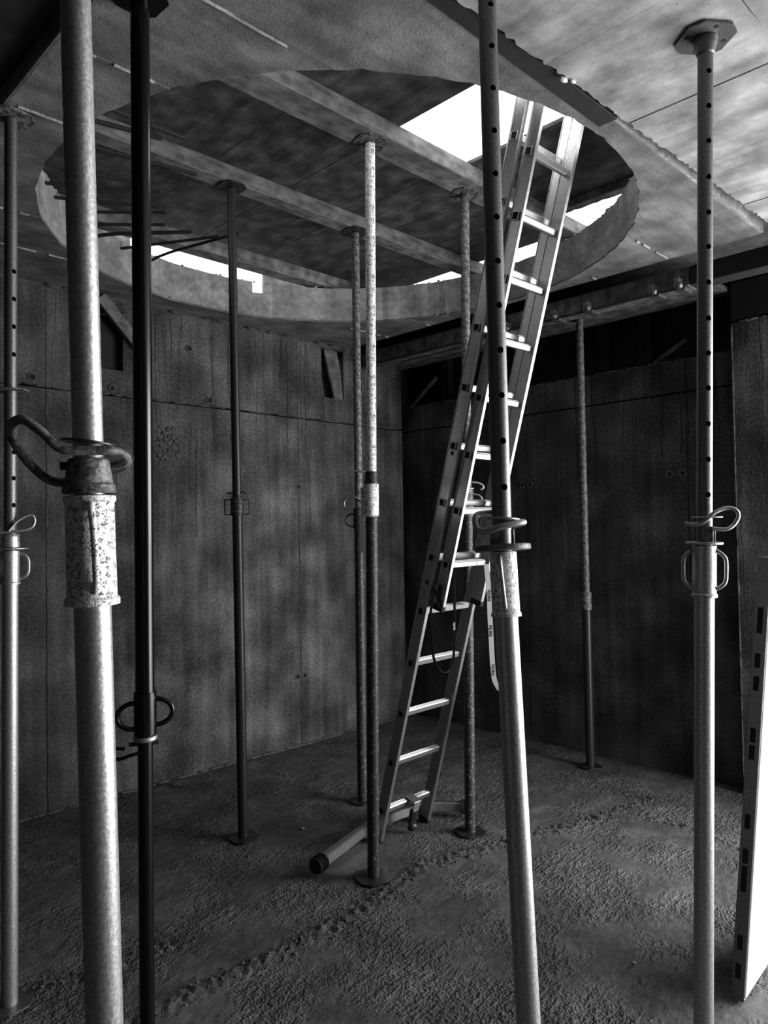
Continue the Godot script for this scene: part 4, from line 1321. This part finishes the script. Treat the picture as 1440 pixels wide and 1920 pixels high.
# ---------------------------------------------------------------- small things
func build_rest() -> void:
	# shuttering panel at the doorway
	var o := thing("shuttering_panel", "white-faced shuttering panel with slotted steel edge leaning at the right", "panel", Transform3D(Basis.from_euler(Vector3(0.074, 0.072, -0.035)), Vector3(2.682, 0.0, -0.996)))
	var b := MB.new()
	b.box(Vector3(0.29, 0.77, -0.004), Vector3(0.56, 1.52, 0.022), 0.002)
	var mm := mat("white_panel_face", 0.97, M["_fine"], 2.0, 0.5)
	part("panel_face", b, mm, o)
	b = MB.new()
	b.box(Vector3(0.004, 0.77, -0.018), Vector3(0.008, 1.54, 0.044), 0.002)
	part("frame_bar", b, M.galv_dull, o)
	b = MB.new()
	b.box(Vector3(0.29, 0.004, -0.018), Vector3(0.57, 0.008, 0.044), 0.002)
	part("frame_bar", b, M.galv_dull, o)
	b = MB.new()
	b.box(Vector3(0.29, 1.536, -0.018), Vector3(0.57, 0.008, 0.044), 0.002)
	part("frame_bar", b, M.galv_dull, o)
	b = MB.new()
	b.box(Vector3(0.576, 0.77, -0.018), Vector3(0.008, 1.54, 0.044), 0.002)
	part("frame_bar", b, M.galv_dull, o)
	for y in [0.10, 0.20, 0.42, 0.50, 0.62, 0.86, 0.92, 1.1, 1.18, 1.32]:
		b = MB.new()
		b.box(Vector3(-0.0004, y, -0.020), Vector3(0.002, 0.05 if int(y * 100) % 3 else 0.09, 0.018), 0.0005)
		part("edge_slot", b, M.hole, o)
	for x in [0.2, 0.4]:
		b = MB.new()
		b.box(Vector3(x, 0.77, -0.027), Vector3(0.03, 1.5, 0.024), 0.002)
		part("back_rib", b, M.galv_dull, o)
	# litter
	var rng := seeded(91)
	var lf := [[Vector3(2.43, 0.0, -4.42), "pale dry leaf at the foot of the left wall"], [Vector3(3.0, 0, -3.62), "dry leaf lying left of the flaked prop's foot"]]
	for l in lf:
		var t := thing("dry_leaf", l[1], "leaf", Transform3D(Basis.from_euler(Vector3(0, rng.randf() * 3, 0)), l[0]), "dry leaves")
		b = MB.new()
		var n := 8
		for i in n:
			var a0 := -1.0 + 2.0 * i / n
			var a1 := -1.0 + 2.0 * (i + 1) / n
			var h0 := 0.022 * sqrt(maxf(0, 1 - a0 * a0))
			var h1 := 0.022 * sqrt(maxf(0, 1 - a1 * a1))
			for s in [-1.0, 1.0]:
				b.quad(Vector3(a0 * 0.045, 0.006 + 0.01 * a0 * a0, 0), Vector3(a1 * 0.045, 0.006 + 0.01 * a1 * a1, 0), Vector3(a1 * 0.045, 0.013 + 0.01 * a1 * a1, s * h1), Vector3(a0 * 0.045, 0.013 + 0.01 * a0 * a0, s * h0), Vector3.UP)
		part("blade", b, M.leaf, t)
		b = MB.new()
		b.tube([Vector3(-0.07, 0.012, 0), Vector3(0.0, 0.008, 0), Vector3(0.045, 0.016, 0)], 0.0015, 5)
		part("stalk", b, M.rebar, t)
	var tw := [
		[[Vector3(2.42, 0.008, -3.82), Vector3(2.46, 0.008, -3.88), Vector3(2.52, 0.01, -3.90), Vector3(2.56, 0.03, -3.97)], 0.003, "bent wire offcut on the floor before the left wall", "wire_offcut", "wire"],
		[[Vector3(3.20, 0.008, -2.36), Vector3(3.30, 0.010, -2.33)], 0.006, "short dark stick right of the rust-mottled prop's foot", "stick", "stick"],
		[[Vector3(2.40, 0.006, -3.05), Vector3(2.60, 0.008, -3.10), Vector3(2.75, 0.006, -3.05)], 0.002, "thin wire lying on the floor behind the ladder foot bar", "wire_offcut", "wire"],
		[[Vector3(2.30, 0.008, -1.62), Vector3(2.38, 0.01, -1.64)], 0.004, "thin stick between the leaning and right props", "stick", "stick"],
		[[Vector3(1.30, 0.008, -3.0), Vector3(1.33, 0.01, -2.93)], 0.006, "short stick right of the left edge prop's foot", "stick", "stick"],
	]
	for t in tw:
		var p0: Vector3 = t[0][0]
		var n := thing(t[3], t[2], t[4], Transform3D(Basis(), Vector3(p0.x, 0, p0.z)), "scraps on the floor")
		b = MB.new()
		var pp := []
		for q in t[0]:
			pp.append(q - Vector3(p0.x, 0, p0.z))
		b.tube(smooth_pts(pp, 5), t[1], 7)
		part("length", b, M.rebar, n)
	var st := [[Vector3(2.62, 0.004, -3.95), "small dark clod by the square-handled prop"], [Vector3(2.68, 0.0, -2.95), "pale pebble left of the ladder's feet"], [Vector3(2.56, 0.0, -3.28), "pale chip between the dark props"], [Vector3(1.95, 0.0, -3.22), "pale pebble before the square-handled prop"], [Vector3(2.63, 0.0, -1.37), "dark pebble beside the right prop"], [Vector3(2.05, 0.0, -1.55), "dark clod on the open floor in front of the leaning prop"]]
	for i in st.size():
		var t := thing("pebble", st[i][1], "pebble", Transform3D(Basis(), st[i][0]), "loose pebbles")
		b = MB.new()
		b.lump(Vector3(0, 0.006, 0), Vector3(0.011, 0.007, 0.009), seeded(200 + i), 6, 9)
		part("stone", b, M.clod if i % 2 else M.crumb, t)

# ---------------------------------------------------------------- scene
func _ready() -> void:
	var cam := Camera3D.new()
	cam.name = "camera"
	cam.fov = 69.479
	cam.near = 0.05
	cam.far = 100.0
	cam.transform = Transform3D(Basis(Vector3(0.71263, -0.01547, 0.70137), Vector3(-0.00631, 0.99958, 0.02846), Vector3(-0.70151, -0.02471, 0.71223)).orthonormalized(), Vector3(0, 1.65, 0))
	add_child(cam)
	cam.current = true
	var env := Environment.new()
	var sky := Sky.new()
	var sm := ProceduralSkyMaterial.new()
	sm.sky_top_color = Color(0.80, 0.80, 0.80)
	sm.sky_horizon_color = Color(0.95, 0.95, 0.95)
	sm.ground_bottom_color = Color(0.5, 0.5, 0.5)
	sm.ground_horizon_color = Color(0.6, 0.6, 0.6)
	sm.sun_angle_max = 0.0
	sky.sky_material = sm
	env.background_mode = Environment.BG_SKY
	env.sky = sky
	env.tonemap_mode = Environment.TONE_MAPPER_LINEAR
	env.tonemap_exposure = 5.5
	env.sdfgi_enabled = true
	env.ssao_enabled = true
	env.ssil_enabled = true
	var we := WorldEnvironment.new()
	we.name = "sky"
	we.environment = env
	add_child(we)
	# daylight standing in the wide doorway at the right
	var day := AreaLight3D.new()
	day.name = "doorway_daylight"
	day.area_size = Vector2(3.5, 2.7)
	day.light_energy = 7.2
	day.shadow_enabled = true
	day.transform = Transform3D(Basis.from_euler(Vector3(0.12, PI / 2 - 0.40, 0)), Vector3(4.38, 1.4, 1.0))
	add_child(day)

	make_materials()
	build_floor()
	build_walls()
	build_ceiling()
	build_formwork()
	build_props()
	build_ladder()
	build_straps()
	build_rest()
